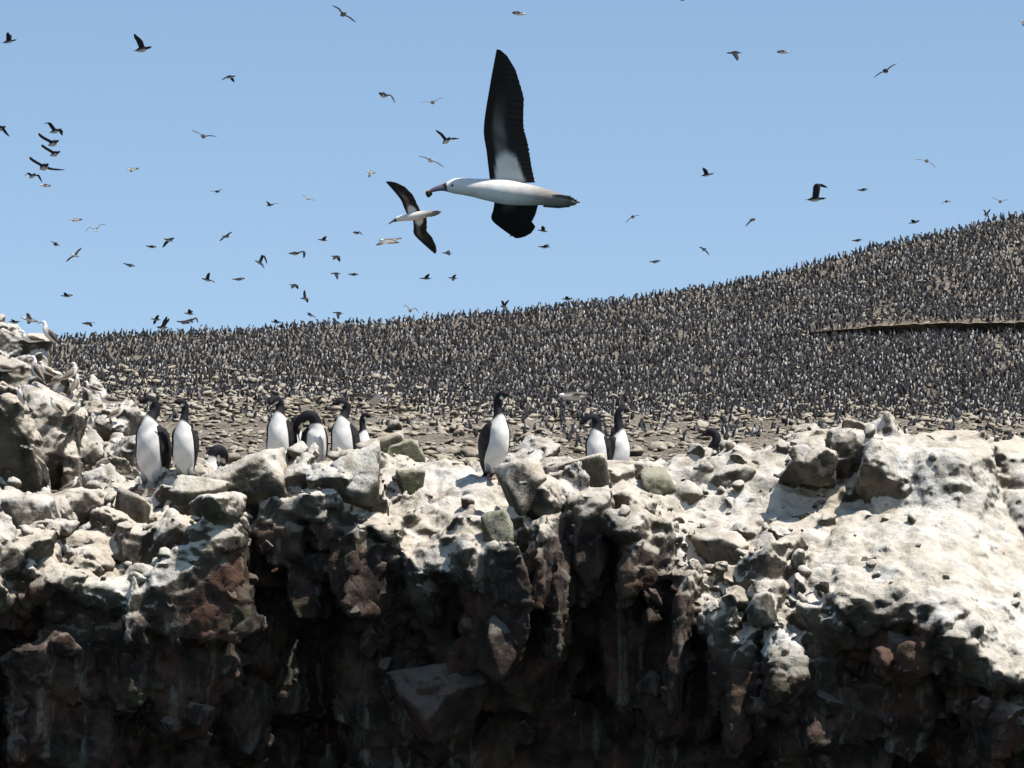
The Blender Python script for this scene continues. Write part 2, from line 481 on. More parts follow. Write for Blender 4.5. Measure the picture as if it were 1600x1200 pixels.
def build_cliff():
    nu, seg = 420, (14, 34, 110, 76, 100)
    u = np.linspace(-240, 1840, nu)
    rim = np.interp(u, RIM_X, RIM_Y); edg = np.interp(u, EDG_X, EDG_Y); ed = np.interp(u, EDG_X, EDG_D)
    jag = fbm(np.stack([u / 60, 0 * u, 0 * u], 1), 4, 5)
    rim = rim + 6 * jag; calmr = 1 - 0.75 * sstep(u, 1240, 1340)
    edg = edg + 40 * calmr * fbm(np.stack([u / 60, 0 * u + 7, 0 * u], 1), 2, 6)
    ed = ed + 0.40 * calmr * fbm(np.stack([u / 85, 0 * u + 3, 0 * u], 1), 2, 8)
    back = 0.36 * sstep(u, 800, 900) * (1 - sstep(u, 1650, 1750))
    st = []
    p0 = P(u, rim + 20, np.full(nu, 45.2)); p0[:, 2] -= 0.9
    p1 = P(u, rim - 0, np.full(nu, 43.6)); p1[:, 2] -= 0.05 + back * 1.35
    p2 = P(u, rim, np.full(nu, 41.9))
    p3 = P(u, edg, ed)
    und = np.interp(u, [-330, 300, 450, 950, 1150, 1300, 1930], [0.50, 0.58, 0.72, 0.66, 0.55, 0.95, 0.95])
    p4 = P(u, edg + 170, ed + und)
    p5 = P(u, np.full(nu, 1330.0), ed + np.maximum(und * 1.3, 1.15))
    ctrl = [p0, p1, p2, p3, p4, p5]
    rows = []
    for k, n in enumerate(seg):
        for j in range(n): rows.append(ctrl[k] * (1 - j / n) + ctrl[k + 1] * (j / n))
    rows.append(p5)
    g = np.array(rows)
    # soften the corners of the profile
    for it in range(14):
        g[1:-1] = 0.5 * g[1:-1] + 0.25 * (g[:-2] + g[2:])
    nr = len(g)
    du = np.gradient(g, axis=1); dv = np.gradient(g, axis=0)
    nrm = np.cross(du, dv); nrm /= np.linalg.norm(nrm, axis=-1, keepdims=True) + 1e-9
    if nrm[60, nu // 2, 2] < 0: nrm = -nrm
    flat = g.reshape(-1, 3); N = nrm.reshape(-1, 3)
    U = np.broadcast_to(u, (nr, nu)).ravel(); V = np.broadcast_to(np.arange(nr)[:, None], (nr, nu)).ravel()
    smooth = sstep(U, 1230, 1330) * sstep(V, 58, 92)
    smooth = smooth * (1 - 0.65 * sstep(V, 132, 165))
    mid = 0.85 * sstep(U, 620, 690) * (1 - sstep(U, 1240, 1300)) * sstep(V, 30, 48) * (1 - sstep(V, 105, 145))
    smooth = np.maximum(smooth, mid)
    q = flat + 0.16 * np.stack([fbm(flat * 1.3, 3, 21), fbm(flat * 1.3, 3, 22), fbm(flat * 1.3, 3, 23)], 1)
    disp = 0.34 * fbm(flat * 0.75, 4, 31)
    f1, f2, vec, rnd = worley(q * np.array([1.5, 1.5, 1.9]), 41)
    ed1 = sstep(f2 - f1, 0.0, 0.11)
    blk = ((rnd[:, 0] - 0.5) * 0.40 + (vec * (rnd[:, 1:] - 0.5)).sum(1) * 0.62) * (0.35 + 0.65 * ed1) - 0.06 * (1 - ed1)
    f1, f2, vec, rnd = worley(q * np.array([4.2, 4.2, 5.2]), 47)
    ed2 = sstep(f2 - f1, 0.0, 0.12)
    blk2 = ((rnd[:, 0] - 0.5) * 0.15 + (vec * (rnd[:, 1:] - 0.5)).sum(1) * 0.26) * (0.35 + 0.65 * ed2) - 0.025 * (1 - ed2)
    top = sstep(V, 22, 48) * (1 - sstep(V, 138, 162))
    blk = blk * (1 - 0.40 * top); blk2 = blk2 * (1 - 0.45 * top)
    rock = blk + blk2 + 0.03 * fbm(flat * 7, 3, 33)
    calm = 0.10 * fbm(flat * np.array([1.8, 1.8, 2.6]), 5, 35) + 0.025 * fbm(flat * 14, 3, 36)
    flat2 = flat + N * (disp * (1 - 0.45 * smooth) + rock * (1 - 0.86 * smooth) + calm * smooth)[:, None]
    # strata: little ledges
    ph = flat2[:, 2] * 7.5 + 1.6 * fbm(flat2 * 0.9, 3, 39); fr = ph - np.floor(ph)
    lay = (fr ** 2 * (1 - sstep(fr, 0.86, 1.0)) - 0.25) * 0.13 * (1 - smooth) * sstep(fbm(flat2 * 0.7, 2, 83), -0.25, 0.25)
    flat2 += N * lay[:, None]
    flat2 = flat2.reshape(nr, nu, 3)
    # close the body: a back wall and the ends
    bk = flat2[-1].copy(); bk[:, 1] = 46.5
    tp = flat2[0].copy(); tp[:, 1] = 46.5
    g2 = np.concatenate([flat2, bk[None], tp[None]], 0)
    n2 = len(g2)
    idx = np.arange(n2 * nu).reshape(n2, nu); nx = np.roll(idx, -1, 0)
    f = np.stack([idx[:, :-1], nx[:, :-1], nx[:, 1:], idx[:, 1:]], -1).reshape(-1, 4)
    vs = [g2.reshape(-1, 3)]; fs4 = [f]; fs3 = []
    off = n2 * nu
    for col_i, rev in ((0, False), (nu - 1, True)):
        c = g2[:, col_i].mean(0)
        vs.append(c[None]); ring = idx[:, col_i]; rn = np.roll(ring, -1)
        t = np.stack([ring, np.full(n2, off), rn] if not rev else [rn, np.full(n2, off), ring], -1)
        fs3.append(t); off += 1
    # depth of the bare surface for any photo pixel
    bx_, by_, bd_ = proj(flat2.reshape(-1, 3))
    grid = np.full((120, 220), np.nan)
    ii = np.clip((bx_ + 260) / 10, 0, 219).astype(int); jj = np.clip((by_ - 600) / 8, 0, 119).astype(int)
    o_ = np.argsort(-bd_); grid[jj[o_], ii[o_]] = bd_[o_]
    def surf(px, py):
        i = int(min(max((px + 260) / 10, 0), 219)); j = int(min(max((py - 600) / 8, 0), 119))
        w = grid[max(j - 1, 0):j + 2, max(i - 1, 0):i + 2]
        return float(np.nanmin(w)) if np.isfinite(w).any() else 41.5
    r = np.random.default_rng(77)
    rimf = lambda x: float(np.interp(x, RIM_X, RIM_Y)); edgf = lambda x: float(np.interp(x, EDG_X, EDG_Y))
    todo = []
    birds = [(190, 315), (735, 812)]
    def clear(x): return any(a < x < b for a, b in birds)
    x = -150.0
    while x < 1330:                    # blocks of the crest
        w = r.uniform(34, 84); h = r.uniform(34, 74)
        calm = 640 < x < 1310
        if not clear(x) and r.random() < (0.30 if calm else 0.85):
            todo.append((x, rimf(x) + h * 0.5 - r.uniform(0, 9) + (10 if calm else 0), w, h, r.uniform(0.25, 0.5), r.uniform(41.2, 41.9), 0.12))
        x += w * r.uniform(0.45, 0.75)
    x = -160.0
    while x < 1290:                    # buttresses along the lip
        w = r.uniform(26, 78); h = r.uniform(60, 210)
        if r.random() < 0.86:
            y = edgf(x) + 0.5 * h - r.uniform(0, 26)
            todo.append((x, y, w, h, r.uniform(0.22, 0.5), surf(x, edgf(x) - 10) + r.uniform(0.12, 0.55), 0.10))
        x += w * r.uniform(0.35, 0.62)
    for k in range(130):               # ribs and blocks of the dark face
        x = r.uniform(-170, 1760); y = r.uniform(edgf(x) + 50, 1290)
        w = r.uniform(30, 130); h = w * r.uniform(0.8, 2.2)
        if x > 1300: w *= 0.7; h *= 0.7
        todo.append((x, y, w, h, r.uniform(0.15, 0.40), surf(x, y) + r.uniform(-0.05, 0.25), 0.16))
    for k in range(120):               # small steps on the sunny slope
        x = r.uniform(-160, 1320); t = r.uniform(0.05, 1.0); y = rimf(x) + (edgf(x) - rimf(x)) * t
        if clear(x) and t < 0.3: continue
        if 640 < x < 1060 and t < 0.75 and r.random() < 0.8: continue
        if 1060 <= x < 1300 and t < 0.25: continue
        w = 18 + 62 * r.random() ** 1.5; h = w * r.uniform(0.45, 1.1)
        todo.append((x, y, w, h, w / 190 * r.uniform(0.4, 0.8), surf(x, y) + r.uniform(0.0, 0.12), 0.2))
    # the great pale outcrop on the right and its neighbours
    todo += [(1384, 740, 74, 92, 0.26, 41.12, 0.10), (1340, 700, 48, 56, 0.20, 41.4, 0.12), 
             (1568, 742, 86, 84, 0.40, 41.9, 0.08), (1590, 800, 84, 70, 0.35, 41.4, 0.1)]
    v, f3 = rock_verts(911, 5, planes=5, rough=0.07, sharp=26, cuts=[(0.0, -0.34, 0.95, 0.62), (-0.25, -0.90, 0.36, 0.62), (0.55, -0.80, 0.20, 0.70), (0.97, -0.1, 0.2, 0.80), (-0.85, -0.25, 0.45, 0.78), (0, 0.2, -1, 0.8), (-0.35, -0.55, 0.75, 0.72)])
    v = v * np.array([0.74, 0.85, 0.90]); v += 0.10 * fbm(v * 2.2, 3, 78)[:, None] * v / np.linalg.norm(v, axis=1, keepdims=True)
    vs.append(v + P(1455, 800, 41.3)); fs3.append(f3 + off); off += len(v)
    for k, (x, y, w, h, th, d, tl) in enumerate(todo):
        kk = FPX / d
        v, f3 = block_verts(3000 + k, 3, rough=0.05)
        v = v * np.array([w / kk / 2, th, h / kk / 2]) * 1.05
        R3 = np.array(Euler((r.normal() * tl + 0.06, r.normal() * tl, r.normal() * 0.35)).to_matrix())
        vs.append(v @ R3.T + P(x, y, d)); fs3.append(f3 + off); off += len(v)
    v, nr_, q = fuse(vs, fs4, fs3, 0.0205, 1); nv = len(v)
    # drop the hidden back and underside
    px, py, pd = proj(v)
    gi = np.clip((px + 300) / 6, 0, 399).astype(int); gj = np.clip((py - 560) / 6, 0, 149).astype(int)
    near = np.full((150, 400), 1e9); np.minimum.at(near, (gj, gi), pd)
    pad = np.pad(np.where(near > 1e8, 0.0, near), 1, mode='edge')
    near = np.max([pad[a:a + 150, b:b + 400] for a in (0, 1, 2) for b in (0, 1, 2)], axis=0)
    ok = (pd < near[gj, gi] + 0.40) | ((nr_[:, 2] > 0.2) & (v[:, 2] > 6.9) & (py < np.interp(px, EDG_X, EDG_Y)))
    ok &= (pd < 44.6) & (py < 1335)
    keep = ok[q].all(1)
    q = q[keep]
    used = np.unique(q); remap = np.full(nv, -1, np.int64); remap[used] = np.arange(len(used))
    v = v[used]; nr_ = nr_[used]; q = remap[q]
    # fine relief: chips, pits and thin bedding
    px, py, pd = proj(v)
    edge = np.interp(px, EDG_X, EDG_Y)
    calm = sstep(px, 1250, 1340) * (1 - sstep(py - edge, 20, 70))
    f1, f2, vec, rnd = worley(v * np.array([6.0, 6.0, 7.5]) + 0.3 * vnoise(v * 5, 91)[:, None], 95)
    chip = ((rnd[:, 0] - 0.5) * 0.030 + (vec * (rnd[:, 1:] - 0.5)).sum(1) * 0.085)
    crack = -0.022 * (1 - sstep(np.abs(fbm(v * np.array([2.6, 2.6, 1.1]), 3, 97)), 0.0, 0.022))
    rel = chip * (0.55 + 0.45 * sstep(py - edge, -30, 30)) * (1 - 0.35 * calm) + crack * (1 - 0.5 * calm) + 0.008 * fbm(v * 8, 2, 99) + 0.008 * fbm(v * 22, 2, 98)
    v = v + nr_ * rel[:, None]
    px, py, pd = proj(v); edge = np.interp(px, EDG_X, EDG_Y)
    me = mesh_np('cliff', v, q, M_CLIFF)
    low = sstep(py + 60 * fbm(v * 1.4, 3, 63) - edge, -15, 65)  # mask starts at the lip, where the painted shade of the face begins
    at = me.attributes.new('dark_shade_layer', 'FLOAT', 'POINT'); at.data.foreach_set('value', low.astype(np.float32))
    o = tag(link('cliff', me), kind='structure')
    # the foot of the cliff, down into the sea
    ft = P(u[::4], np.full(len(u[::4]), 1318.0), ed[::4] + 1.2)
    rows = [ft]
    for z_, dy in ((4.0, -0.15), (3.0, -0.5), (2.0, -0.9), (1.0, -1.3), (0.0, -1.7), (-1.5, -2.2)):
        w_ = ft.copy(); w_[:, 2] = z_; w_[:, 1] += dy + 0.35 * fbm(w_ * 1.5, 3, 55); rows.append(w_)
    gg = np.array(rows); a_, b_ = gg.shape[:2]; ix = np.arange(a_ * b_).reshape(a_, b_)
    ff = np.stack([ix[:-1, :-1], ix[1:, :-1], ix[1:, 1:], ix[:-1, 1:]], -1).reshape(-1, 4)
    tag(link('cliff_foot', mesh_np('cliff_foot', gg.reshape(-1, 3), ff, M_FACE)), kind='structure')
    print('cliff quads', len(q))
    return o, v, nr_, py - edge
CLIFF, CV, CN, CVV = build_cliff()
CPX, CPY, CPD = proj(CV)

def cliff_at(px, py, tol=6, back=False):
    """front-most point of the cliff near a photo pixel"""
    m = (np.abs(CPX - px) < tol) & (np.abs(CPY - py) < tol)
    if not m.any():
        m = (np.abs(CPX - px) < tol)
        i = np.where(m)[0]
        j = i[np.argmin(np.abs(CPY[i] - py))]
        return CPD[j], CV[j]
    i = np.where(m)[0]
    j = i[np.argmax(CPD[i])] if back else i[np.argmin(CPD[i])]
    return CPD[j], CV[j]

def ground_z(x, y):
    """highest cliff surface under a world point"""
    m = (np.abs(CV[:, 0] - x) < 0.03) & (np.abs(CV[:, 1] - y) < 0.06)
    if not m.any():
        d = (CV[:, 0] - x) ** 2 + (CV[:, 1] - y) ** 2
        return CV[np.argmin(d), 2]
    return CV[m, 2].max()

# ------------------------------------------------------------------ loose rocks
VARI = [mesh_np('rock_shape', *rock_verts(100 + i, 4, planes=8 + i % 5, rough=0.10 + 0.04 * (i % 3), sharp=34), M_UPPER) for i in range(14)]
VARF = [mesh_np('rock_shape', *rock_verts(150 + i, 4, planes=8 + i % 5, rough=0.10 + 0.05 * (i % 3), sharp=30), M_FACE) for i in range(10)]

# scattered blocks bedded in the cliff
def scatter_rocks():
    r = np.random.default_rng(5)
    inx = (CPX > -40) & (CPX < 1640) & (CPD < 42.6)
    up = CN[:, 2] > 0.35
    white = ((CPX > 650) & (CPX < 1060) & (CPY < 800)) | ((CPX > 1060) & (CPY < 745))
    ledge = np.where((CVV < 0) & inx & up & (CPX < 1260) & ~white)[0]
    rough = np.where((CVV < 10) & inx & up & (CPX > 1040) & (CPX < 1290))[0]
    face = np.where((CVV >= 30) & inx & (CPY < 1260) & (CN[:, 1] < 0))[0]
    rest = np.where((CVV < -20) & inx & up & ((CPX > 1240) | white))[0]
    for pool, n, lo, hi, vari in ((ledge, 56, 0.03, 0.12, VARI), (rough, 56, 0.03, 0.11, VARI), (face, 60, 0.04, 0.16, VARF), (rest, 26, 0.02, 0.07, VARI)):
        for i in r.choice(pool, n, replace=False):
            s = lo + (hi - lo) * r.random() ** 1.8
            o = link('rock', vari[int(r.integers(len(vari)))], CLIFF)
            o.location = CV[i] - CN[i] * s * (0.35 - 0.5 * r.random())
            o.rotation_euler = r.uniform(0, 6.28, 3)
            o.scale = s * np.array([r.uniform(0.8, 1.35), r.uniform(0.75, 1.15), r.uniform(0.6, 1.0)])
scatter_rocks()

def rubble():
    r = np.random.default_rng(8)
    pool = np.where((CVV < 30) & (CN[:, 2] > 0.4) & (CPX > -60) & (CPX < 1660) & (CPD < 43))[0]
    w = np.where(CPX[pool] > 1260, 0.15, np.where((CPX[pool] > 650) & (CPX[pool] < 1040), 0.15, 1.0)); w /= w.sum()
    vs, fs, off = [], [], 0
    shapes = [rock_verts(300 + i, 2, planes=8, rough=0.12, sharp=30) for i in range(10)]
    for i in r.choice(pool, 300, replace=False, p=w):
        v, f = shapes[int(r.integers(10))]
        s = 0.014 + 0.055 * r.random() ** 2.5
        R = np.array(Euler(r.uniform(0, 6.28, 3)).to_matrix())
        vs.append((v * s * np.array([1.2, 1, 0.75])) @ R.T + CV[i] + CN[i] * s * 0.3)
        fs.append(f + off); off += len(v)
    me = mesh_np('rubble', np.concatenate(vs), np.concatenate(fs), M_UPPER)
    tag(link('rubble', me, CLIFF), kind='stuff')
rubble()

# boulders one can single out: column, row, width, height in the photo, rows of depth, material, label
BOULDERS = [
    (402, 762, 118, 92, 0.15, M_PALE, 'big cream boulder with a flat tan front, below the cormorant that looks down'),
    (627, 716, 52, 50, 0.2, M_GREEN, 'square grey green block perched on the rim behind a dark hollow'),
    (598, 708, 66, 46, 0.55, M_PALE, 'rounded cream boulder tucked behind the square green block'),
    (556, 752, 78, 74, 0.1, M_UPPER, 'knobbly pale block below the upright cormorant with open bill'),
    (640, 760, 38, 50, 0.0, M_GREEN, 'small upright greenish stone under the square green block'),
    (708, 737, 32, 34, 0.3, M_PALE, 'short stump of stone left of the lone standing cormorant'),
    (822, 757, 64, 78, 0.1, M_PALE, 'leaning cream slab at the feet of the lone cormorant'),
    (776, 840, 40, 76, 0.1, M_GREEN, 'narrow dark pillar below the feet of the lone cormorant'),
    (908, 748, 104, 60, 0.35, M_PALE, 'broad pale block in front of the pair of cormorants'),
    (988, 748, 86, 56, 0.2, M_PALE, 'pale wedge of rock right of the cormorant pair'),
    (1032, 764, 50, 50, -0.1, M_GREEN, 'black green stump of rock below the pale wedge'),
    (1243, 692, 40, 26, 0.5, M_PALE, 'small cream stone lying on the flat rim'),
    (1336, 678, 46, 44, 0.6, M_PALE, 'cube shaped pale stone on the skyline of the rim'),
    (1142, 752, 62, 42, 0.0, M_UPPER, 'flat topped brown stone on the right hand ledge'),
    (1130, 862, 64, 66, 0.0, M_UPPER, 'rounded stone jutting from the ledges below the flat topped stone'),
    (52, 812, 76, 84, 0.1, M_UPPER, 'pinkish boulder half in shade at the left edge of the rim'),
    (206, 806, 54, 74, 0.1, M_UPPER, 'pale upright stone below the stained leftmost cormorant'),
    (252, 776, 62, 42, 0.3, M_PALE, 'low cream stone below the two upright cormorants on the left'),
    (318, 768, 76, 46, 0.3, M_PALE, 'low pinkish stone in front of the stooping cormorant'),
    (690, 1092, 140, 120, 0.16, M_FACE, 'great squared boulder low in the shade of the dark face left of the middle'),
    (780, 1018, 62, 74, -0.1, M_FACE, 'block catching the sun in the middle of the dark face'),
]
def build_boulders():
    for i, (px, py, w, h, dd, mat, label) in enumerate(BOULDERS):
        d, p = cliff_at(px, py)
        d += dd + 0.12
        k = FPX / d
        big = max(w, h) > 112
        v, f = block_verts(500 + i * 7, 5 if big else 4, rough=0.10, sharp=30, corners=5)
        sz = np.array([w / k / 2, (w + h) / k / 4, h / k / 2]) * 1.0
        yaw = Matrix.Rotation(random.uniform(-0.5, 0.5), 3, 'Y')
        v = (v @ np.array(yaw).T) * sz
        me = mesh_np('boulder', v, f, mat)
        tag(link('boulder', me, loc=P(px, py, d)), label, 'boulder', 'boulders along the cliff rim')
build_boulders()

# ------------------------------------------------------------------ crag on the left, further back
CRAG = [  # column, row, width, height, depth, tilt
    (-14, 735, 150, 250, 96.4, 0.0, M_CRAG), (60, 705, 120, 190, 98.5, 0.35, M_CRAG), (100, 730, 60, 130, 99.5, 0.3, M_CRAG),
    (172, 712, 66, 140, 101.0, 0.12, M_CRAG), (205, 700, 40, 110, 102.5, 0.0, M_CRAG), (140, 740, 60, 80, 100.0, 0.1, M_CRAG),
    (52, 560, 58, 66, 104.0, 0.05, M_CRAG), (10, 530, 60, 50, 104.5, 0.0, M_CRAG), (16, 590, 90, 60, 102.5, 0.3, M_CRAG),
    (80, 610, 80, 60, 102.0, 0.35, M_CRAG), (130, 640, 70, 46, 102.5, 0.3, M_CRAG), (40, 635, 110, 50, 100.5, 0.15, M_CRAG),
    (-40, 560, 110, 110, 105.0, 0.0, M_CRAG), (172, 650, 46, 34, 103.5, 0.2, M_CRAG), (118, 778, 80, 50, 98.5, 0.0, M_CRAG),
    (112, 735, 26, 80, 97.8, -0.15, M_CRAG), (190, 770, 60, 40, 98.5, 0.0, M_CRAG), (150, 690, 50, 120, 104.5, 0.0, M_CRAG),
]
def build_crag():
    r = np.random.default_rng(19)
    vs, fs3, off = [], [], 0
    def put(v, f, c):
        nonlocal off
        vs.append(v + c); fs3.append(f + off); off += len(v)
    for i, (px, py, w, h, d, tilt, mat) in enumerate(CRAG):
        k = FPX / d
        v, f = rock_verts(700, 4, planes=9, rough=0.12, sharp=34, cuts=[(-0.38, -0.88, -0.34, 0.30)]) if i == 0 else block_verts(700 + i * 5, 4, rough=0.08, sharp=34, corners=4)
        v = v * np.array([w, (w + h) * 0.45, h]) / k / 2
        put(v @ np.array(Matrix.Rotation(tilt, 3, 'Y')).T, f, P(px, py, d))
    topf = lambda x: float(np.interp(x, [-60, 0, 72, 80, 115, 160, 205, 212], [505, 512, 522, 590, 612, 632, 645, 700]))
    for i in range(120):
        px = r.uniform(-60, 208); y0 = topf(px)
        if px < 52 and r.random() < 0.6: py = r.uniform(y0 + 10, 625)
        else: py = y0 + 8 + (785 - y0) * r.random() ** 1.2
        if px < 58 and py > 640: continue
        d = 97.4 + (790 - py) / 280 * 7.5
        k = FPX / d; w = r.uniform(14, 52); h = w * r.uniform(0.6, 2.0)
        v, f = block_verts(1700 + i, 3, rough=0.06)
        R3 = np.array(Euler((r.normal() * 0.15, 0.12 + r.normal() * 0.2, r.normal() * 0.4)).to_matrix())
        put((v * np.array([w, w, h]) / k / 2) @ R3.T, f, P(px, py, d + w / k * 0.2))
    v, n, q = fuse(vs, None, fs3, 0.033, 1)
    f1, f2, vec, rnd = worley(v * 3.0, 195)
    rel = (rnd[:, 0] - 0.5) * 0.05 + (vec * (rnd[:, 1:] - 0.5)).sum(1) * 0.10 + 0.03 * fbm(v * 5, 4, 199)
    v = v + n * rel[:, None]
    o = link('crag', mesh_np('crag', v, q, M_CRAG))
    tag(o, 'tall broken crag of pale rock with seabirds at the left edge', 'crag')
    return v
CRV = build_crag()
RPX, RPY, RPD = proj(CRV)

# ------------------------------------------------------------------ stones on the lower slope
def build_stones():
    r = np.random.default_rng(21)
    shapes = [block_verts(800 + i, 1, rough=0.25, tilt=0.4, corners=6) for i in range(9)]
    fine = [block_verts(800 + i, 2, rough=0.25, tilt=0.4, corners=6) for i in range(9)]
    meshes = [mesh_np('stone', v, f, M_STONE, smooth=False) for v, f in fine]
    items = []
    low = lambda x: np.interp(x, [0, 300, 450, 600, 750, 900, 1050, 1300, 1600], [596, 596, 602, 612, 640, 648, 638, 642, 650])
    for n, y0, y1 in ((8200, -18, 115),):
        x = r.uniform(70, 1640, n)
        y = low(x) + y0 + (y1 - y0) * r.random(n) ** 1.0
        for a, b in zip(x, y): items.append((a, b, 0))
    for i in range(330):     # pale ones among the birds of the upper right
        a = r.uniform(1180, 1630); b = r.uniform(float(skyline(a)) + 40, 640)
        items.append((a, b, 1))
    arr = np.array(items)
    ts = np.linspace(0, 1, 900)
    T = np.array([np.interp(-b, -hill_y(ts, np.full(900, a)), ts) for a, b in arr[:, :2]])
    pos = hill_point(arr[:, 0], T)
    D = proj(pos)[2]
    order = np.argsort(D)
    vs, fs, off = [], [], 0
    cnt = 0
    for j in order:
        wpx = (5 + 6 * r.random()) if r.random() < 0.6 else (10 + 11 * r.random() ** 1.4) if arr[j, 2] == 0 else r.uniform(8, 15)
        if D[j] < 130: wpx *= r.uniform(0.8, 1.15)
        s = wpx / FPX * D[j] / 2
        sc = 0.85 * s * np.array([r.uniform(0.8, 1.3), r.uniform(0.8, 1.2), r.uniform(0.42, 0.8)])
        rot = Euler((r.normal() * 0.25, r.normal() * 0.25, r.uniform(0, 6.28)))
        k = int(r.integers(9))
        p = pos[j] + np.array([0, 0, sc[2] * 0.45])
        if cnt < 300:
            o = link('stone', meshes[k], HILL, loc=p, rot=rot, scale=sc); cnt += 1
        else:
            v, f = shapes[k]
            vs.append((v * sc) @ np.array(rot.to_matrix()).T + p); fs.append(f + off); off += len(v)
    me = mesh_np('stones', np.concatenate(vs), np.concatenate(fs), M_STONE, smooth=False)
    tag(link('stones', me, HILL), kind='stuff')
    # rough brown outcrops on the bank behind the cormorants
    big = []
    for i in range(110):
        w = 10 + 20 * r.random() ** 1.6; x_ = r.choice([r.uniform(540, 760), r.uniform(780, 1050), r.uniform(300, 540), r.uniform(1050, 1600)], p=[0.5, 0.2, 0.2, 0.1])
        big.append((x_, r.uniform(660, 745) if x_ < 1050 else r.uniform(664, 690), w, w * r.uniform(0.5, 1.0)))
    for i, (px, py, w, h) in enumerate(big):
        t = float(np.interp(-(py + h * 0.4), -hill_y(ts, np.full(900, px)), ts))
        p = hill_point(np.array([float(px)]), np.array([t]))[0]
        d = float(proj(p[None])[2][0]); k = FPX / d
        v, f = block_verts(880 + i, 2, rough=0.3, sharp=30, tilt=0.35, corners=6)
        v = v * np.array([w, w * 0.8, h]) / k / 2
        link('rock', mesh_np('slope_rock', v, f, M_STONE, smooth=False), HILL, loc=p + np.array([0, 0, h / k * 0.3]))
build_stones()

# ------------------------------------------------------------------ birds: shapes
def catmull(a, n):
    a = np.asarray(a, float); m = len(a)
    q = np.concatenate([[2 * a[0] - a[1]], a, [2 * a[-1] - a[-2]]])
    out = []
    for i in range(m - 1):
        p0, p1, p2, p3 = q[i:i + 4]
        for j in range(n):
            t = j / n
            out.append(0.5 * (2 * p1 + (p2 - p0) * t + (2 * p0 - 5 * p1 + 4 * p2 - p3) * t * t + (3 * p1 - p0 - 3 * p2 + p3) * t ** 3))
    out.append(a[-1])
    return np.array(out)

def sweep(C, Ra, Rb, side, sides, colf):
    """closed tube: ring i has centre C[i], half widths Ra (sideways) and Rb (back to belly); returns verts, [quads, tris], colours"""
    C = np.asarray(C, float); n = len(C)
    T = np.gradient(C, axis=0); T /= np.linalg.norm(T, axis=1, keepdims=True) + 1e-9
    S = np.asarray(side, float)
    if S.ndim == 1: S = np.broadcast_to(S, (n, 3))
    S = S - (S * T).sum(1, keepdims=True) * T; S = S / (np.linalg.norm(S, axis=1, keepdims=True) + 1e-9)
    B = np.cross(S, T)
    th = np.arange(sides) / sides * 2 * math.pi
    ring = C[:, None] + np.cos(th)[None, :, None] * (S * np.asarray(Ra)[:, None])[:, None] + np.sin(th)[None, :, None] * (B * np.asarray(Rb)[:, None])[:, None]
    v = ring.reshape(-1, 3)
    colr = np.array([[colf(i / (n - 1), a) for a in th] for i in range(n)]).reshape(-1, 3)
    idx = np.arange(n * sides).reshape(n, sides); nx = np.roll(idx, -1, 1)
    f = np.stack([idx[:-1], nx[:-1], nx[1:], idx[1:]], -1).reshape(-1, 4)
    v = np.concatenate([v, C[:1], C[-1:]]); colr = np.concatenate([colr, colr[:1], colr[-1:]])
    a, b = n * sides, n * sides + 1
    t1 = np.stack([nx[0], idx[0], np.full(sides, a)], -1); t2 = np.stack([idx[-1], nx[-1], np.full(sides, b)], -1)
    return v, [f, np.concatenate([t1, t2])], colr

def join(parts):
    vs, q, t, cs, off = [], [], [], [], 0
    for v, (fq, ft), c in parts:
        vs.append(v); cs.append(c); q.append(fq + off); t.append(ft + off); off += len(v)
    return np.concatenate(vs), [np.concatenate(q), np.concatenate(t)], np.concatenate(cs)

BLACK = np.array([0.014, 0.014, 0.017]); WHITE = np.array([0.70, 0.675, 0.635]); BROWN = np.array([0.060, 0.048, 0.040])
def mixc(a, b, t): t = min(max(t, 0.0), 1.0); return a * (1 - t) + b * t
def ss(x, a, b):
    t = min(max((x - a) / (b - a), 0.0), 1.0); return t * t * (3 - 2 * t)

# spine of a standing cormorant: forward, up, half width, half depth
BODY = [(-0.205, 0.010, 0.040, 0.006), (-0.155, 0.062, 0.048, 0.014), (-0.090, 0.105, 0.060, 0.048), (-0.052, 0.190, 0.086, 0.086),
        (-0.014, 0.295, 0.099, 0.101), (0.008, 0.390, 0.091, 0.092), (0.016, 0.465, 0.066, 0.068)]
NECKS = {
    'up':    [(0.014, 0.525, 0.043, 0.045), (0.004, 0.575, 0.034, 0.036), (0.000, 0.625, 0.031, 0.033), (0.008, 0.665, 0.031, 0.034), (0.036, 0.694, 0.031, 0.034), (0.072, 0.697, 0.025, 0.026), (0.100, 0.690, 0.013, 0.013)],
    'curl':  [(0.010, 0.520, 0.045, 0.047), (-0.012, 0.560, 0.036, 0.039), (-0.022, 0.600, 0.033, 0.036), (-0.004, 0.640, 0.032, 0.035), (0.032, 0.655, 0.032, 0.034), (0.068, 0.648, 0.025, 0.026), (0.096, 0.636, 0.013, 0.013)],
    'bow':   [(0.018, 0.520, 0.046, 0.048), (0.012, 0.568, 0.038, 0.040), (0.030, 0.610, 0.036, 0.038), (0.070, 0.626, 0.035, 0.037), (0.112, 0.612, 0.033, 0.034), (0.142, 0.588, 0.026, 0.026), (0.162, 0.566, 0.013, 0.013)],
    'hang':  [(0.030, 0.520, 0.052, 0.056), (0.060, 0.562, 0.047, 0.050), (0.105, 0.570, 0.044, 0.046), (0.145, 0.540, 0.040, 0.042), (0.172, 0.495, 0.035, 0.036), (0.186, 0.455, 0.026, 0.026), (0.194, 0.425, 0.013, 0.013)],
    'sky':   [(0.014, 0.525, 0.043, 0.045), (0.008, 0.575, 0.034, 0.036), (0.006, 0.625, 0.031, 0.033), (0.014, 0.665, 0.031, 0.034), (0.038, 0.697, 0.031, 0.033), (0.068, 0.716, 0.025, 0.025), (0.092, 0.728, 0.013, 0.013)],
}
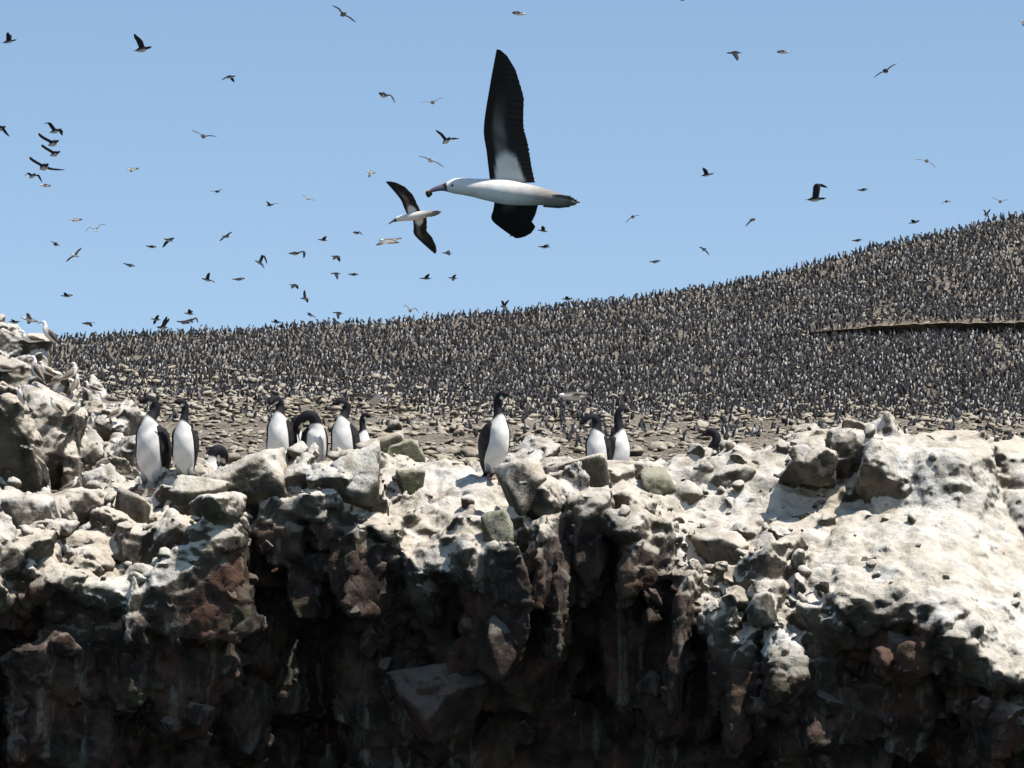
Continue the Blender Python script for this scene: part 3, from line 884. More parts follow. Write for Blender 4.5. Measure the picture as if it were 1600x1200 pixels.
def rotz(p, a, o):
    c, s = math.cos(a), math.sin(a); d = p - o
    return np.stack([d[:, 0] * c - d[:, 1] * s, d[:, 0] * s + d[:, 1] * c, d[:, 2]], 1) + o

def cormorant_shape(neck='up', turn=0.0, lean=0.0, sides=26, sub=5, dirt=0.2, breast_top=0.60, throat=True):
    """one continuous body: tail, belly, breast, neck and head, plus the folded wings"""
    nk = NECKS[neck]
    a = np.array(BODY + nk)
    C = np.stack([a[:, 0], 0 * a[:, 0], a[:, 1]], 1)
    nb = len(BODY)
    o = C[nb - 1].copy()
    w = np.zeros(len(C)); w[nb - 1:] = np.linspace(0.0, 1.0, len(nk) + 1) ** 0.6
    side = np.tile(np.array([0.0, 1.0, 0.0]), (len(C), 1))
    for i in range(nb - 1, len(C)):
        C[i:i + 1] = rotz(C[i:i + 1], turn * w[i], np.array([0.012, 0, 0]))
        ang = turn * w[i]; side[i] = (-math.sin(ang), math.cos(ang), 0)
    if lean:
        R = np.array(Matrix.Rotation(lean, 3, 'Y')); C = C @ R.T; side = side @ R.T
    Cs = catmull(C, sub); Ra = np.maximum(catmull(a[:, 2:3], sub)[:, 0], 0.003); Rb = np.maximum(catmull(a[:, 3:4], sub)[:, 0], 0.003); Sd = catmull(side, sub)
    m = len(a) - 1
    def colf(s, th):
        i = s * m                       # position along the spine in control points
        belly = math.sin(th)            # +1 front, -1 back
        belly += 0.10 * math.sin(i * 7.3 + 1.3 * math.cos(th)) * math.cos(i * 3.1)
        white = ss(belly, -0.22, -0.05) * ss(i, 1.7, 2.1) * (1 - ss(i, 6.05 + 0.75 * max(belly, 0), 6.35 + 0.95 * max(belly, 0)))
        if throat: white = max(white, ss(belly, 0.45, 0.7) * ss(i, 10.1, 10.4) * (1 - ss(i, 11.2, 11.5)))
        c = mixc(BLACK, WHITE, white)
        if dirt and white > 0.5: c = c * (1 - dirt * 0.5 * (0.5 + 0.5 * math.sin(i * 5 + th * 3)))
        return c
    # frame of sweep: B = side x tangent points to the front for a spine that climbs
    body = sweep(Cs, Ra, Rb, Sd, sides, colf)
    parts = [body]
    for sgn in (-1, 1):
        wp = np.array([(0.022, sgn * 0.066, 0.462), (-0.012, sgn * 0.090, 0.40), (-0.055, sgn * 0.096, 0.315), (-0.105, sgn * 0.082, 0.225), (-0.150, sgn * 0.055, 0.140), (-0.185, sgn * 0.028, 0.075)])
        if lean: wp = wp @ R.T
        rr = np.array([(0.014, 0.020), (0.020, 0.062), (0.022, 0.086), (0.020, 0.080), (0.014, 0.050), (0.005, 0.010)])
        wc = catmull(wp, 4); r2 = np.maximum(catmull(rr, 4), 0.003)
        wing_c = lambda s, th: mixc(BLACK, BROWN * 0.55, 0.5 + 0.5 * math.sin(s * 40))
        parts.append(sweep(wc, r2[:, 0], r2[:, 1], np.array([0.0, 1.0, 0.0]), 14, wing_c))
        # thigh
        th_c = np.array([(-0.055, sgn * 0.036, 0.15), (-0.046, sgn * 0.044, 0.10), (-0.040, sgn * 0.048, 0.055)])
        parts.append(sweep(catmull(th_c, 3), np.linspace(0.038, 0.011, 7), np.linspace(0.042, 0.011, 7), np.array([0.0, 1.0, 0.0]), 10, lambda s, th: mixc(WHITE * 0.75, BLACK * 2, s)))
    v, f, c = join(parts)
    v = v + 0.010 * np.stack([vnoise(v * 9, 5), vnoise(v * 9, 6), vnoise(v * 9, 7)], 1) * sstep(0.56 - v[:, 2], 0.0, 0.15)[:, None]
    head = Cs[-1]; T = Cs[-1] - Cs[-4]; T /= np.linalg.norm(T)
    S = Sd[-1] / np.linalg.norm(Sd[-1])
    return v, f, c, head, T, S

def bill_mesh(head, T, S, mat, length=0.075, thick=0.011, gape=0.0):
    parts = []
    B = np.cross(S, T)      # points down
    for sg, g in (((-1, gape), (1, gape)) if gape else ((0, 0),)):
        D = T + B * g * sg; D /= np.linalg.norm(D)
        c = np.array([head - T * 0.012, head + D * length * 0.4, head + D * length * 0.82, head + D * length + B * 0.008])
        r = np.array([thick, thick * 0.72, thick * 0.5, thick * 0.25])
        parts.append(sweep(catmull(c, 3), catmull(r[:, None], 3)[:, 0], catmull(r[:, None], 3)[:, 0] * (0.6 if gape else 1.0), S, 8, lambda s, th: np.zeros(3)))
    v, f, c = join(parts)
    return mesh_np('bill', v, f, mat)

def ball(center, r, mat, squash=(1, 1, 1)):
    d, f = ICO[2]
    return mesh_np('ball', d * r * np.array(squash) + center, f, mat)

def foot_mesh():
    v = [(-0.012, -0.008, 0.06), (0.0, -0.008, 0.06), (0.0, 0.008, 0.06), (-0.012, 0.008, 0.06)]
    v += [(-0.03, -0.012, 0.012), (0.0, -0.010, 0.016), (0.0, 0.010, 0.016), (-0.03, 0.012, 0.012)]
    v += [(0.075, -0.036, 0.0), (0.088, 0.0, 0.002), (0.072, 0.034, 0.0), (-0.035, 0.0, 0.0)]
    f4 = [(0, 1, 5, 4), (1, 2, 6, 5), (2, 3, 7, 6), (3, 0, 4, 7), (0, 3, 2, 1)]
    f3 = [(5, 9, 8), (5, 6, 9), (6, 10, 9), (4, 5, 8), (7, 10, 6), (4, 11, 7), (4, 8, 11), (7, 11, 10), (8, 9, 11), (9, 10, 11)]
    return mesh_np('foot', v, [np.array(f4), np.array(f3)], M_FOOT, smooth=False)
FOOT = foot_mesh()

# ------------------------------------------------------------------ cormorants on the rim
# feet column, feet row, depth (None: the surface there), yaw (0 right, -90 towards us), neck, turn of head, lean, height in rows, bill, label
RIM_BIRDS = [
    (230, 766, None, -112, 'curl', -70, -0.10, 158, M_BILLPALE, dict(dirt=0.55), 'tall stained cormorant with pale throat, leftmost of the big ones'),
    (287, 752, None, -97, 'up', -62, 0.0, 128, M_BILL, {}, 'upright cormorant with red face, second of the big ones from the left'),
    (328, 800, 42.3, -100, 'hang', 172, 0.0, 122, M_BILL, {}, 'stooping cormorant showing only a white hump behind a low stone'),
    (433, 744, 42.9, -108, 'bow', -20, -0.12, 138, M_BILL, {}, 'cormorant looking down at its own breast above the big cream boulder'),
    (462, 748, 43.6, -100, 'hang', 20, 0.0, 112, M_BILL, {}, 'cormorant hidden but for a white strip behind the preening one'),
    (492, 752, 43.0, -75, 'hang', -120, 0.05, 128, M_BILL, {}, 'preening cormorant with its black neck hung to the left'),
    (536, 748, 42.8, -105, 'curl', -75, 0.0, 132, M_BILL, dict(gape=0.28), 'upright cormorant with bill ajar, right of the preening one'),
    (566, 748, 44.2, -60, 'up', 45, 0.0, 102, M_BILL, {}, 'small cormorant with white throat spot left of the rounded cream boulder'),
    (776, 750, None, -62, 'up', 42, 0.04, 138, M_BILL, {}, 'lone big cormorant in the middle of the rim with head turned right'),
    (934, 766, 43.4, -108, 'bow', -60, 0.0, 130, M_BILLPALE, {}, 'cormorant of the pair that stretches its bill to the left'),
    (966, 770, 43.5, -40, 'up', 38, 0.0, 134, M_BILL, {}, 'cormorant of the pair that looks right past its neighbour'),
    (1116, 800, 43.6, 128, 'curl', 40, 0.0, 138, M_BILL, dict(throat=False), 'cormorant hidden but for its black head and neck above the cream rim'),
]
def build_rim_birds():
    for (px, py, d, yaw, neck, turn, lean, hpx, bill, kw, label) in RIM_BIRDS:
        gape = kw.get('gape', 0.0); kws = {k: v for k, v in kw.items() if k != 'gape'}
        if d is None:
            d, _ = cliff_at(px, py, 5)
        base = P(px, py, d)
        v, f, c, head, T, S = cormorant_shape(neck, math.radians(turn), lean, **kws)
        k = FPX / d
        sc = hpx / k / 0.715
        root = empty('cormorant', base, math.radians(yaw))
        root.scale = (sc, sc, sc)
        tag(root, label, 'cormorant', 'big cormorants on the cliff rim')
        link('body', mesh_np('cormorant_body', v, f, M_FEATHER, colors=c), root)
        link('bill', bill_mesh(head, T, S, bill, gape=gape), root)
        B = np.cross(S, T)
        for sg in (-1, 1):
            e = head - T * 0.026 + S * sg * 0.021 - B * 0.004
            link('face_skin', ball(e, 0.0078, M_RED, (1, 1, 1)), root)
            link('eye', ball(e + S * sg * 0.008 - T * 0.004 - B * 0.003, 0.0048, M_EYE), root)
            link('foot', FOOT, root, loc=(-0.035, sg * 0.048, 0.0))
build_rim_birds()

# ------------------------------------------------------------------ boobies resting on the crag
def booby_shape(pitch=0.6, turn=0.0, sides=14, sub=3):
    """resting booby: white head and underparts, brown mottled back; facing +x, belly at z = 0"""
    a = np.array([(-0.40, 0.0, 0.012, 0.008), (-0.30, 0.0, 0.030, 0.018), (-0.20, 0.0, 0.060, 0.050), (-0.06, 0.0, 0.092, 0.085), (0.06, 0.005, 0.098, 0.092),
                  (0.15, 0.03, 0.075, 0.075), (0.20, 0.08, 0.048, 0.052), (0.215, 0.135, 0.040, 0.044), (0.235, 0.175, 0.041, 0.043), (0.275, 0.185, 0.033, 0.032), (0.305, 0.178, 0.017, 0.016)])
    C = np.stack([a[:, 0], 0 * a[:, 0], a[:, 1]], 1)
    R = np.array(Matrix.Rotation(-pitch, 3, 'Y'))
    C[:7] = C[:7] @ R.T
    sh = C[6] - np.array([a[6, 0], 0, a[6, 1]])
    C[7:] += sh
    for i in range(6, len(C)): C[i:i + 1] = rotz(C[i:i + 1], turn * min(1.0, (i - 5) / 3), C[6])
    C[:, 2] += 0.12 + 0.2 * math.sin(pitch)
    side = np.tile(np.array([0.0, 1.0, 0.0]), (len(C), 1))
    for i in range(7, len(C)): side[i] = (-math.sin(turn), math.cos(turn), 0)
    Cs = catmull(C, sub); Ra = np.maximum(catmull(a[:, 2:3], sub)[:, 0], 0.003); Rb = np.maximum(catmull(a[:, 3:4], sub)[:, 0], 0.003)
    def colf(s, th):
        i = s * 10; belly = math.sin(th)
        w = max(ss(belly, -0.1, 0.2), ss(i, 5.2, 6.0))
        br = mixc(np.array([0.12, 0.095, 0.075]), np.array([0.36, 0.31, 0.25]), 0.5 + 0.5 * math.sin(i * 17 + th * 5))
        return mixc(br, WHITE, w)
    parts = [sweep(Cs, Ra, Rb, catmull(side, sub), sides, colf)]
    for sg in (-1, 1):
        wp = np.array([(0.10, sg * 0.075, 0.035), (0.0, sg * 0.095, 0.03), (-0.14, sg * 0.080, 0.02), (-0.34, sg * 0.022, 0.012)]) @ R.T
        wp[:, 2] += 0.12 + 0.2 * math.sin(pitch)
        rr = np.array([(0.012, 0.025), (0.018, 0.065), (0.016, 0.050), (0.004, 0.010)])
        parts.append(sweep(catmull(wp, 3), np.maximum(catmull(rr, 3)[:, 0], .003), np.maximum(catmull(rr, 3)[:, 1], .003), np.array([0.0, 1.0, 0.0]), 8,
                           lambda s, th: mixc(np.array([0.055, 0.043, 0.035]), np.array([0.22, 0.18, 0.14]), 0.5 + 0.5 * math.sin(s * 55 + th))))
    v, f, c = join(parts)
    T = Cs[-1] - Cs[-4]; T /= np.linalg.norm(T)
    return v, f, c, Cs[-1], T, catmull(side, sub)[-1]

CRAG_BIRDS = [  # body column, row, yaw, pitch, turn, length in rows, label
    (76, 526, 205, 0.75, -0.6, 40, 'white headed booby at the very top of the left crag'),
    (48, 526, 200, 0.05, 0.4, 36, 'booby lying flat beside the bird at the top of the left crag'),
    (4, 572, 190, 0.1, 0.0, 36, 'booby cut by the left edge in front of a dark cleft'),
    (57, 584, 160, 0.95, 0.5, 42, 'tall brown booby standing on the slope of the left crag'),
    (72, 580, 200, 0.5, 0.3, 30, 'booby right behind the tall brown one on the left crag'),
    (110, 586, 30, 0.6, 2.2, 38, 'white headed booby at the foot of the packed slope right of the crag'),
    (118, 604, 60, 0.9, 0.5, 32, 'round white booby a step below the bird at the foot of the slope'),
    (170, 622, 178, 0.12, 0.2, 36, 'booby lying on pale rock left of the stained cormorant head'),
    (182, 646, 15, 0.5, 0.3, 34, 'booby with bright white breast beside the stained cormorant neck'),
    (32, 622, 250, 0.8, 0.2, 30, 'dark booby in shade above the black side of the crag'),
    (87, 636, 220, 0.5, 0.5, 30, 'pale booby in the middle of the crag above the leaning slab'),
    (117, 640, 330, 0.5, 0.2, 32, 'booby with dark wing at the top of the leaning slab'),
    (164, 752, 120, 0.95, 1.2, 40, 'booby standing in the shaded gap left of the stained cormorant'),
    (86, 768, 175, 0.1, 0.2, 34, 'booby resting low beside the foot of the leaning slab'),
    (110, 758, 20, 0.4, 0.2, 30, 'brown young booby huddled by the pointed stone below the crag'),
    (144, 606, 170, 0.3, 0.1, 28, 'small booby between the crag and the packed slope'),
]
def build_crag_birds():
    for (px, py, yaw, pitch, turn, L, label) in CRAG_BIRDS:
        m = (np.abs(RPX - px) < 7) & (np.abs(RPY - (py + 8)) < 7)
        if m.any(): d = RPD[m].min() - 0.10
        else: d = 103.5
        k = FPX / d
        sc = L / k / 0.62
        v, f, c, head, T, S = booby_shape(pitch, turn)
        base = P(px, py + 0.20 * k * sc, d)
        root = empty('booby', base, math.radians(yaw)); root.scale = (sc, sc, sc)
        tag(root, label, 'booby', 'boobies resting on the left crag')
        link('body', mesh_np('booby_body', v, f, M_FEATHER, colors=c), root)
        link('bill', bill_mesh(head, T, S, M_BILLBLUE, length=0.10, thick=0.016), root)
build_crag_birds()

# ------------------------------------------------------------------ the colony on the slope
def colony():
    r = np.random.default_rng(33)
    shapes = []
    lo = dict(sides=7, sub=1)
    for i, (nk, turn, lean) in enumerate((('up', 0, 0), ('up', 0.8, 0.05), ('curl', 0, 0), ('curl', -0.9, 0.1), ('bow', 0.3, 0), ('hang', 1.6, 0), ('sky', -0.4, -0.05), ('up', -1.2, 0.12), ('bow', 0, 0.35), ('curl', 0.5, 0.55), ('curl', 0, 0.8), ('hang', -1.0, 0.25))):
        v, f, c, *_ = cormorant_light(nk, turn, lean)
        shapes.append((v, f, c))
    meshes = [mesh_np('cormorant', v, f, M_FEATHER, colors=c) for v, f, c in shapes]
    cw, ch = 5.6, 3.8
    low = lambda x: np.interp(x, [0, 80, 300, 450, 600, 750, 900, 1050, 1300, 1600, 1900], [614, 612, 616, 616, 622, 642, 652, 644, 648, 654, 657])
    pts = []
    gx, gy = np.meshgrid(np.arange(0, 1700, 4), np.arange(0, 700, 4), indexing='ij')
    vn = fbm(np.stack([gx.ravel() / 34.0, gy.ravel() / 11.0, 0 * gx.ravel()], 1), 3, 123).reshape(gx.shape)
    ts = np.linspace(0, 1, 1200)
    xs = np.arange(60, 1680, cw)
    for x0 in xs:
        top = float(skyline(x0)); bot = float(low(x0))
        yrow = hill_y(ts, np.full(1200, x0))
        y = top + 0.4
        while y < bot + 55:
            x = x0 + r.uniform(-0.5, 0.5) * cw; yy = y + r.uniform(-0.5, 0.5) * ch
            pr = 0.97 if yy < bot - 12 else 0.97 * (1 - min(1, (yy - bot + 12) / 30)) + 0.17
            # thinner with paler ground towards the upper right and along the path
            n = math.sin(x * 0.021 + yy * 0.045) + math.sin(x * 0.047 - yy * 0.03 + 1.7)
            if x > 1150 and yy < 640: pr -= 0.20 * max(0, n) * min(1, (x - 1150) / 250)
            else: pr -= 0.25 * ss(vn[int(x) % 1700 // 4, int(yy) % 700 // 4], 0.15, 0.45)
            yt = 521 - (x - 1230) * 0.012
            rs = 13 * float(sstep(x, 1205, 1450))
            if x > 1260 and yt - rs < yy < yt + 1: pr = 0.0
            if r.random() < pr:
                t = float(np.interp(-yy, -yrow, ts))
                pts.append((x, min(max(t, 0), 1)))
            y += ch
    pts = np.array(pts)
    for _ in range(1): pass
    pos = hill_point(pts[:, 0], pts[:, 1])
    D = proj(pos)[2]
    order = np.argsort(D)
    vs, q, tr, cs, off, cnt = [], [], [], [], 0, 0
    # wind and light make most of them stand side on; a fifth turn their white front to the sea
    for j in order:
        k = int(r.integers(len(shapes)))
        u = r.random()
        yaw = r.normal(0.35, 0.7) if u < 0.42 else (r.normal(math.pi - 0.3, 0.7) if u < 0.74 else (r.normal(-1.57, 0.6) if u < 0.86 else r.normal(1.57, 0.6)))
        s = r.uniform(0.62, 0.84)
        lx, ly = r.normal(0, 0.13, 2)
        rot = Euler((lx, ly, yaw))
        if cnt < 300:
            o = link('cormorant', meshes[k], loc=pos[j], rot=rot, scale=(s, s, s))
            tag(o, 'small cormorant standing among pale stones along the lower edge of the packed slope', 'cormorant', 'nearest cormorants of the colony')
            cnt += 1
        else:
            v, f, c = shapes[k]
            R = np.array(rot.to_matrix())
            vs.append((v * s) @ R.T + pos[j]); q.append(f[0] + off); tr.append(f[1] + off)
            cs.append(np.clip(c * r.uniform(0.75, 1.1), 0, 0.85)); off += len(v)
    me = mesh_np('cormorant_colony', np.concatenate(vs), [np.concatenate(q), np.concatenate(tr)], M_FEATHER, colors=np.concatenate(cs))
    tag(link('cormorant_colony', me), 'thousands of dark cormorants packed shoulder to shoulder over the slope', 'bird colony', kind='stuff')
    print('colony birds', len(pts))

def cormorant_light(neck, turn, lean):
    nk = [NECKS[neck][i] for i in (0, 2, 4, 6)]
    a = np.array([BODY[i] for i in (0, 2, 3, 4, 6)] + nk)
    C = np.stack([a[:, 0], 0 * a[:, 0], a[:, 1]], 1)
    side = np.tile(np.array([0.0, 1.0, 0.0]), (len(C), 1))
    for i in range(5, len(C)):
        C[i:i + 1] = rotz(C[i:i + 1], turn * (i - 4) / 4, np.array([0.012, 0, 0]))
    tip = C[-1] + (C[-1] - C[-2]) * 1.1
    C = np.concatenate([C, tip[None]]); a = np.concatenate([a, [[0, 0, 0.005, 0.005]]]); side = np.concatenate([side, side[-1:]])
    if lean: C = C @ np.array(Matrix.Rotation(lean, 3, 'Y')).T
    a[:, 2:] = np.maximum(a[:, 2:], 0.006) * np.array([1.55, 1.40])
    G = np.array([0.027, 0.0255, 0.0265])
    def colf(s, th):
        i = s * 9; b = math.sin(th)
        if 1.2 < i < 4.2 and b > 0.30: return WHITE * 1.02
        return G
    return (*sweep(C, a[:, 2], a[:, 3], side, 4, colf),)
colony()

# ------------------------------------------------------------------ birds in the air
def wing_shape(root, wrist, tip, back, up, chord, kind, ns=12, nc=6, notch=0.0, under=None):
    """a flight wing: leading edge root-wrist-tip, chord along 'back', thin closed section"""
    L = catmull(np.array([root, root * 0.45 + wrist * 0.55, wrist, wrist * 0.5 + tip * 0.5 + (wrist - root) * 0.05, tip]), ns)
    n = len(L); s = np.linspace(0, 1, n)
    ch = chord * np.interp(s, [0, 0.12, 0.45, 0.70, 0.88, 0.97, 1.0], [1.08, 1.04, 1.0, 0.86, 0.54, 0.27, 0.09])
    if notch: ch = ch * (1 + notch * (0.6 + 0.8 * np.sin(s * 17.0) ** 2) * (np.abs(((s * 26) % 1) - 0.5) - 0.25))
    span = np.gradient(L, axis=0); span /= np.linalg.norm(span, axis=1, keepdims=True) + 1e-9
    bk = back[None] - 0.55 * (span * (span @ back)[:, None]); bk /= np.linalg.norm(bk, axis=1, keepdims=True) + 1e-9
    # outer hand sweeps towards the tip
    nr = np.cross(span, bk); nr /= np.linalg.norm(nr, axis=1, keepdims=True) + 1e-9
    nr *= np.sign((nr @ up) + 1e-9)[:, None] if abs((nr @ up).mean()) > 0.05 else 1.0
    cc = np.linspace(0, 1, nc + 1)
    th = 0.085 * np.sqrt(np.clip(cc, 0, 1)) * (1 - cc) + 0.004
    camber = 0.09 * np.sin(cc * math.pi)
    topv = L[:, None] + bk[:, None] * (ch[:, None] * cc)[..., None] + nr[:, None] * (ch[:, None] * (camber + th))[..., None]
    botv = L[:, None] + bk[:, None] * (ch[:, None] * cc)[..., None] + nr[:, None] * (ch[:, None] * (camber - th))[..., None]
    loop = np.concatenate([topv, botv[:, ::-1]], 1)
    m = loop.shape[1]
    v = loop.reshape(-1, 3)
    idx = np.arange(n * m).reshape(n, m); nx = np.roll(idx, -1, 1)
    q = np.stack([idx[:-1], nx[:-1], nx[1:], idx[1:]], -1).reshape(-1, 4)
    c0 = np.arange(1, m - 1)
    t = np.concatenate([np.stack([np.full(m - 2, idx[0, 0]), idx[0, c0], idx[0, c0 + 1]], -1), np.stack([np.full(m - 2, idx[-1, 0]), idx[-1, c0 + 1], idx[-1, c0]], -1)])
    cl = np.concatenate([cc, cc[::-1]]); isund = np.concatenate([np.zeros(nc + 1), np.ones(nc + 1)])
    colr = np.zeros((n, m, 3))
    for i in range(n):
        for j in range(m):
            if under is not None: colr[i, j] = under(s[i], cl[j], isund[j])
            elif kind == 'c': colr[i, j] = BLACK * 1.6
            else: colr[i, j] = mixc(np.array([0.05, 0.042, 0.04]), np.array([0.30, 0.28, 0.26]), ss(cl[j], 0.1, 0.4) * (1 - ss(s[i], 0.35, 0.8)) * 0.8)
    return v, [q, t], colr.reshape(-1, 3)

def fly_body(head, tail, upv, kind, sides, sub, bulk=1.0, colf=None, pr=None, lift=None):
    ax = head - tail; L = np.linalg.norm(ax); ax = ax / L
    S = np.cross(ax, upv); S /= np.linalg.norm(S) + 1e-9
    if pr is not None: pr = np.array(pr)
    elif kind == 'c':
        pr = np.array([(0, 0.022, 0.006), (0.10, 0.040, 0.010), (0.20, 0.050, 0.035), (0.34, 0.085, 0.075), (0.48, 0.092, 0.085), (0.60, 0.066, 0.064), (0.68, 0.040, 0.042), (0.78, 0.030, 0.032), (0.86, 0.034, 0.036), (0.90, 0.024, 0.024), (0.925, 0.012, 0.012), (1.0, 0.006, 0.006)])
    else:
        pr = np.array([(0, 0.010, 0.008), (0.10, 0.040, 0.030), (0.22, 0.062, 0.055), (0.36, 0.090, 0.086), (0.52, 0.100, 0.098), (0.66, 0.076, 0.076), (0.75, 0.058, 0.058), (0.83, 0.048, 0.048), (0.875, 0.036, 0.036), (0.905, 0.020, 0.021), (0.95, 0.012, 0.013), (1.0, 0.004, 0.005)])
    C = tail + ax * (pr[:, :1] * L)
    if lift is not None: C = C + UPV * np.interp(pr[:, 0], *lift)[:, None]
    if colf is None:
        def colf(s, th):
            i = s; b = -math.sin(th)
            if kind == 'c': return mixc(BLACK * 1.5, WHITE * 0.8, ss(b, 0.0, 0.3) * ss(i, 0.18, 0.3) * (1 - ss(i, 0.50, 0.56)))
            if kind == 'g': return mixc(np.array([0.07, 0.06, 0.055]), np.array([0.22, 0.21, 0.20]), ss(b, -0.2, 0.4))
            w = 1.0 if i > 0.55 else ss(b, -0.65, -0.15)
            w *= ss(i, 0.1, 0.3) * (1 - ss(i, 0.80, 0.83))
            return mixc(np.array([0.08, 0.065, 0.055]), WHITE, w)
    Cs = catmull(C, sub)
    return sweep(Cs, np.maximum(catmull(pr[:, 1:2], sub)[:, 0], 0.003) * bulk, np.maximum(catmull(pr[:, 2:3], sub)[:, 0], 0.003) * bulk, S, sides, colf)

def cam_pt(dx, dy, k, depth):
    """offset in photo pixels to metres in the view's axes"""
    return RGT * dx / k - UPV * dy / k + FWD * depth

def flyer(kind, head, tail, w1, w2, label, k=None, group='birds in flight', sides=10, flip=1):
    Lb, Lw = (0.74, 0.54) if kind == 'c' else (0.78, 0.72)
    head = np.array(head, float); tail = np.array(tail, float)
    sh = head * 0.58 + tail * 0.42
    def prep(w):
        if w is None:
            bl = np.linalg.norm(head - tail)
            return sh * 0.75 + tail * 0.25 + np.array([0.0, -0.13 * bl]), tail + (tail - head) * 0.02 + np.array([0.0, -0.04 * bl])
        if len(w) == 2: return np.array(w[0], float), np.array(w[1], float)
        return None, np.array(w[0], float)
    e1, t1 = prep(w1); e2, t2 = prep(w2)
    pl = [np.linalg.norm(head - tail) / Lb, np.linalg.norm(t1 - sh) / (Lw * 0.93), np.linalg.norm(t2 - sh) / (Lw * 0.93)]
    k = k or max(max(pl) * 1.03, 25.5)
    dist = FPX / k
    o2 = (head + tail) / 2
    pbl = np.linalg.norm(head - tail) / k
    hz = math.sqrt(max(Lb ** 2 - pbl ** 2, 0)) * -flip
    H = cam_pt(*(head - o2), k, hz / 2); T = cam_pt(*(tail - o2), k, -hz / 2)
    SH = H * 0.58 + T * 0.42
    ax = (H - T) / np.linalg.norm(H - T)
    tips = []
    for e, t, sg in ((e1, t1, -1), (e2, t2, 1)):
        dp = (t - sh) / k
        z = math.sqrt(max(Lw ** 2 * 0.88 - dp @ dp, 0)) * sg
        tip = SH + cam_pt(*(t - sh), k, z)
        if e is None:
            wr = SH * 0.52 + tip * 0.48 + ax * 0.055 + UPV * 0.035
        else: wr = SH + cam_pt(*(e - sh), k, z * 0.5)
        tips.append((wr, tip))
    a, b = tips[0][1] - SH, tips[1][1] - SH
    upv = np.cross(ax, np.cross(UPV, ax)); upv /= np.linalg.norm(upv) + 1e-9
    cr = np.cross(a, b); cr /= np.linalg.norm(cr) + 1e-9
    parts = [fly_body(H, T, upv, kind, sides, 2)]
    chord = 0.205 if kind == 'c' else 0.185
    for wr, tip in tips:
        parts.append(wing_shape(SH + ax * 0.03, wr, tip, -ax, upv, chord, kind, ns=3, nc=4))
    v, f, c = join(parts)
    o = link('cormorant' if kind == 'c' else 'booby', mesh_np('flying_bird', v, f, M_FLIGHT, colors=c), loc=P(*o2, dist))
    tag(o, label, 'cormorant' if kind == 'c' else 'booby', group)
    return o

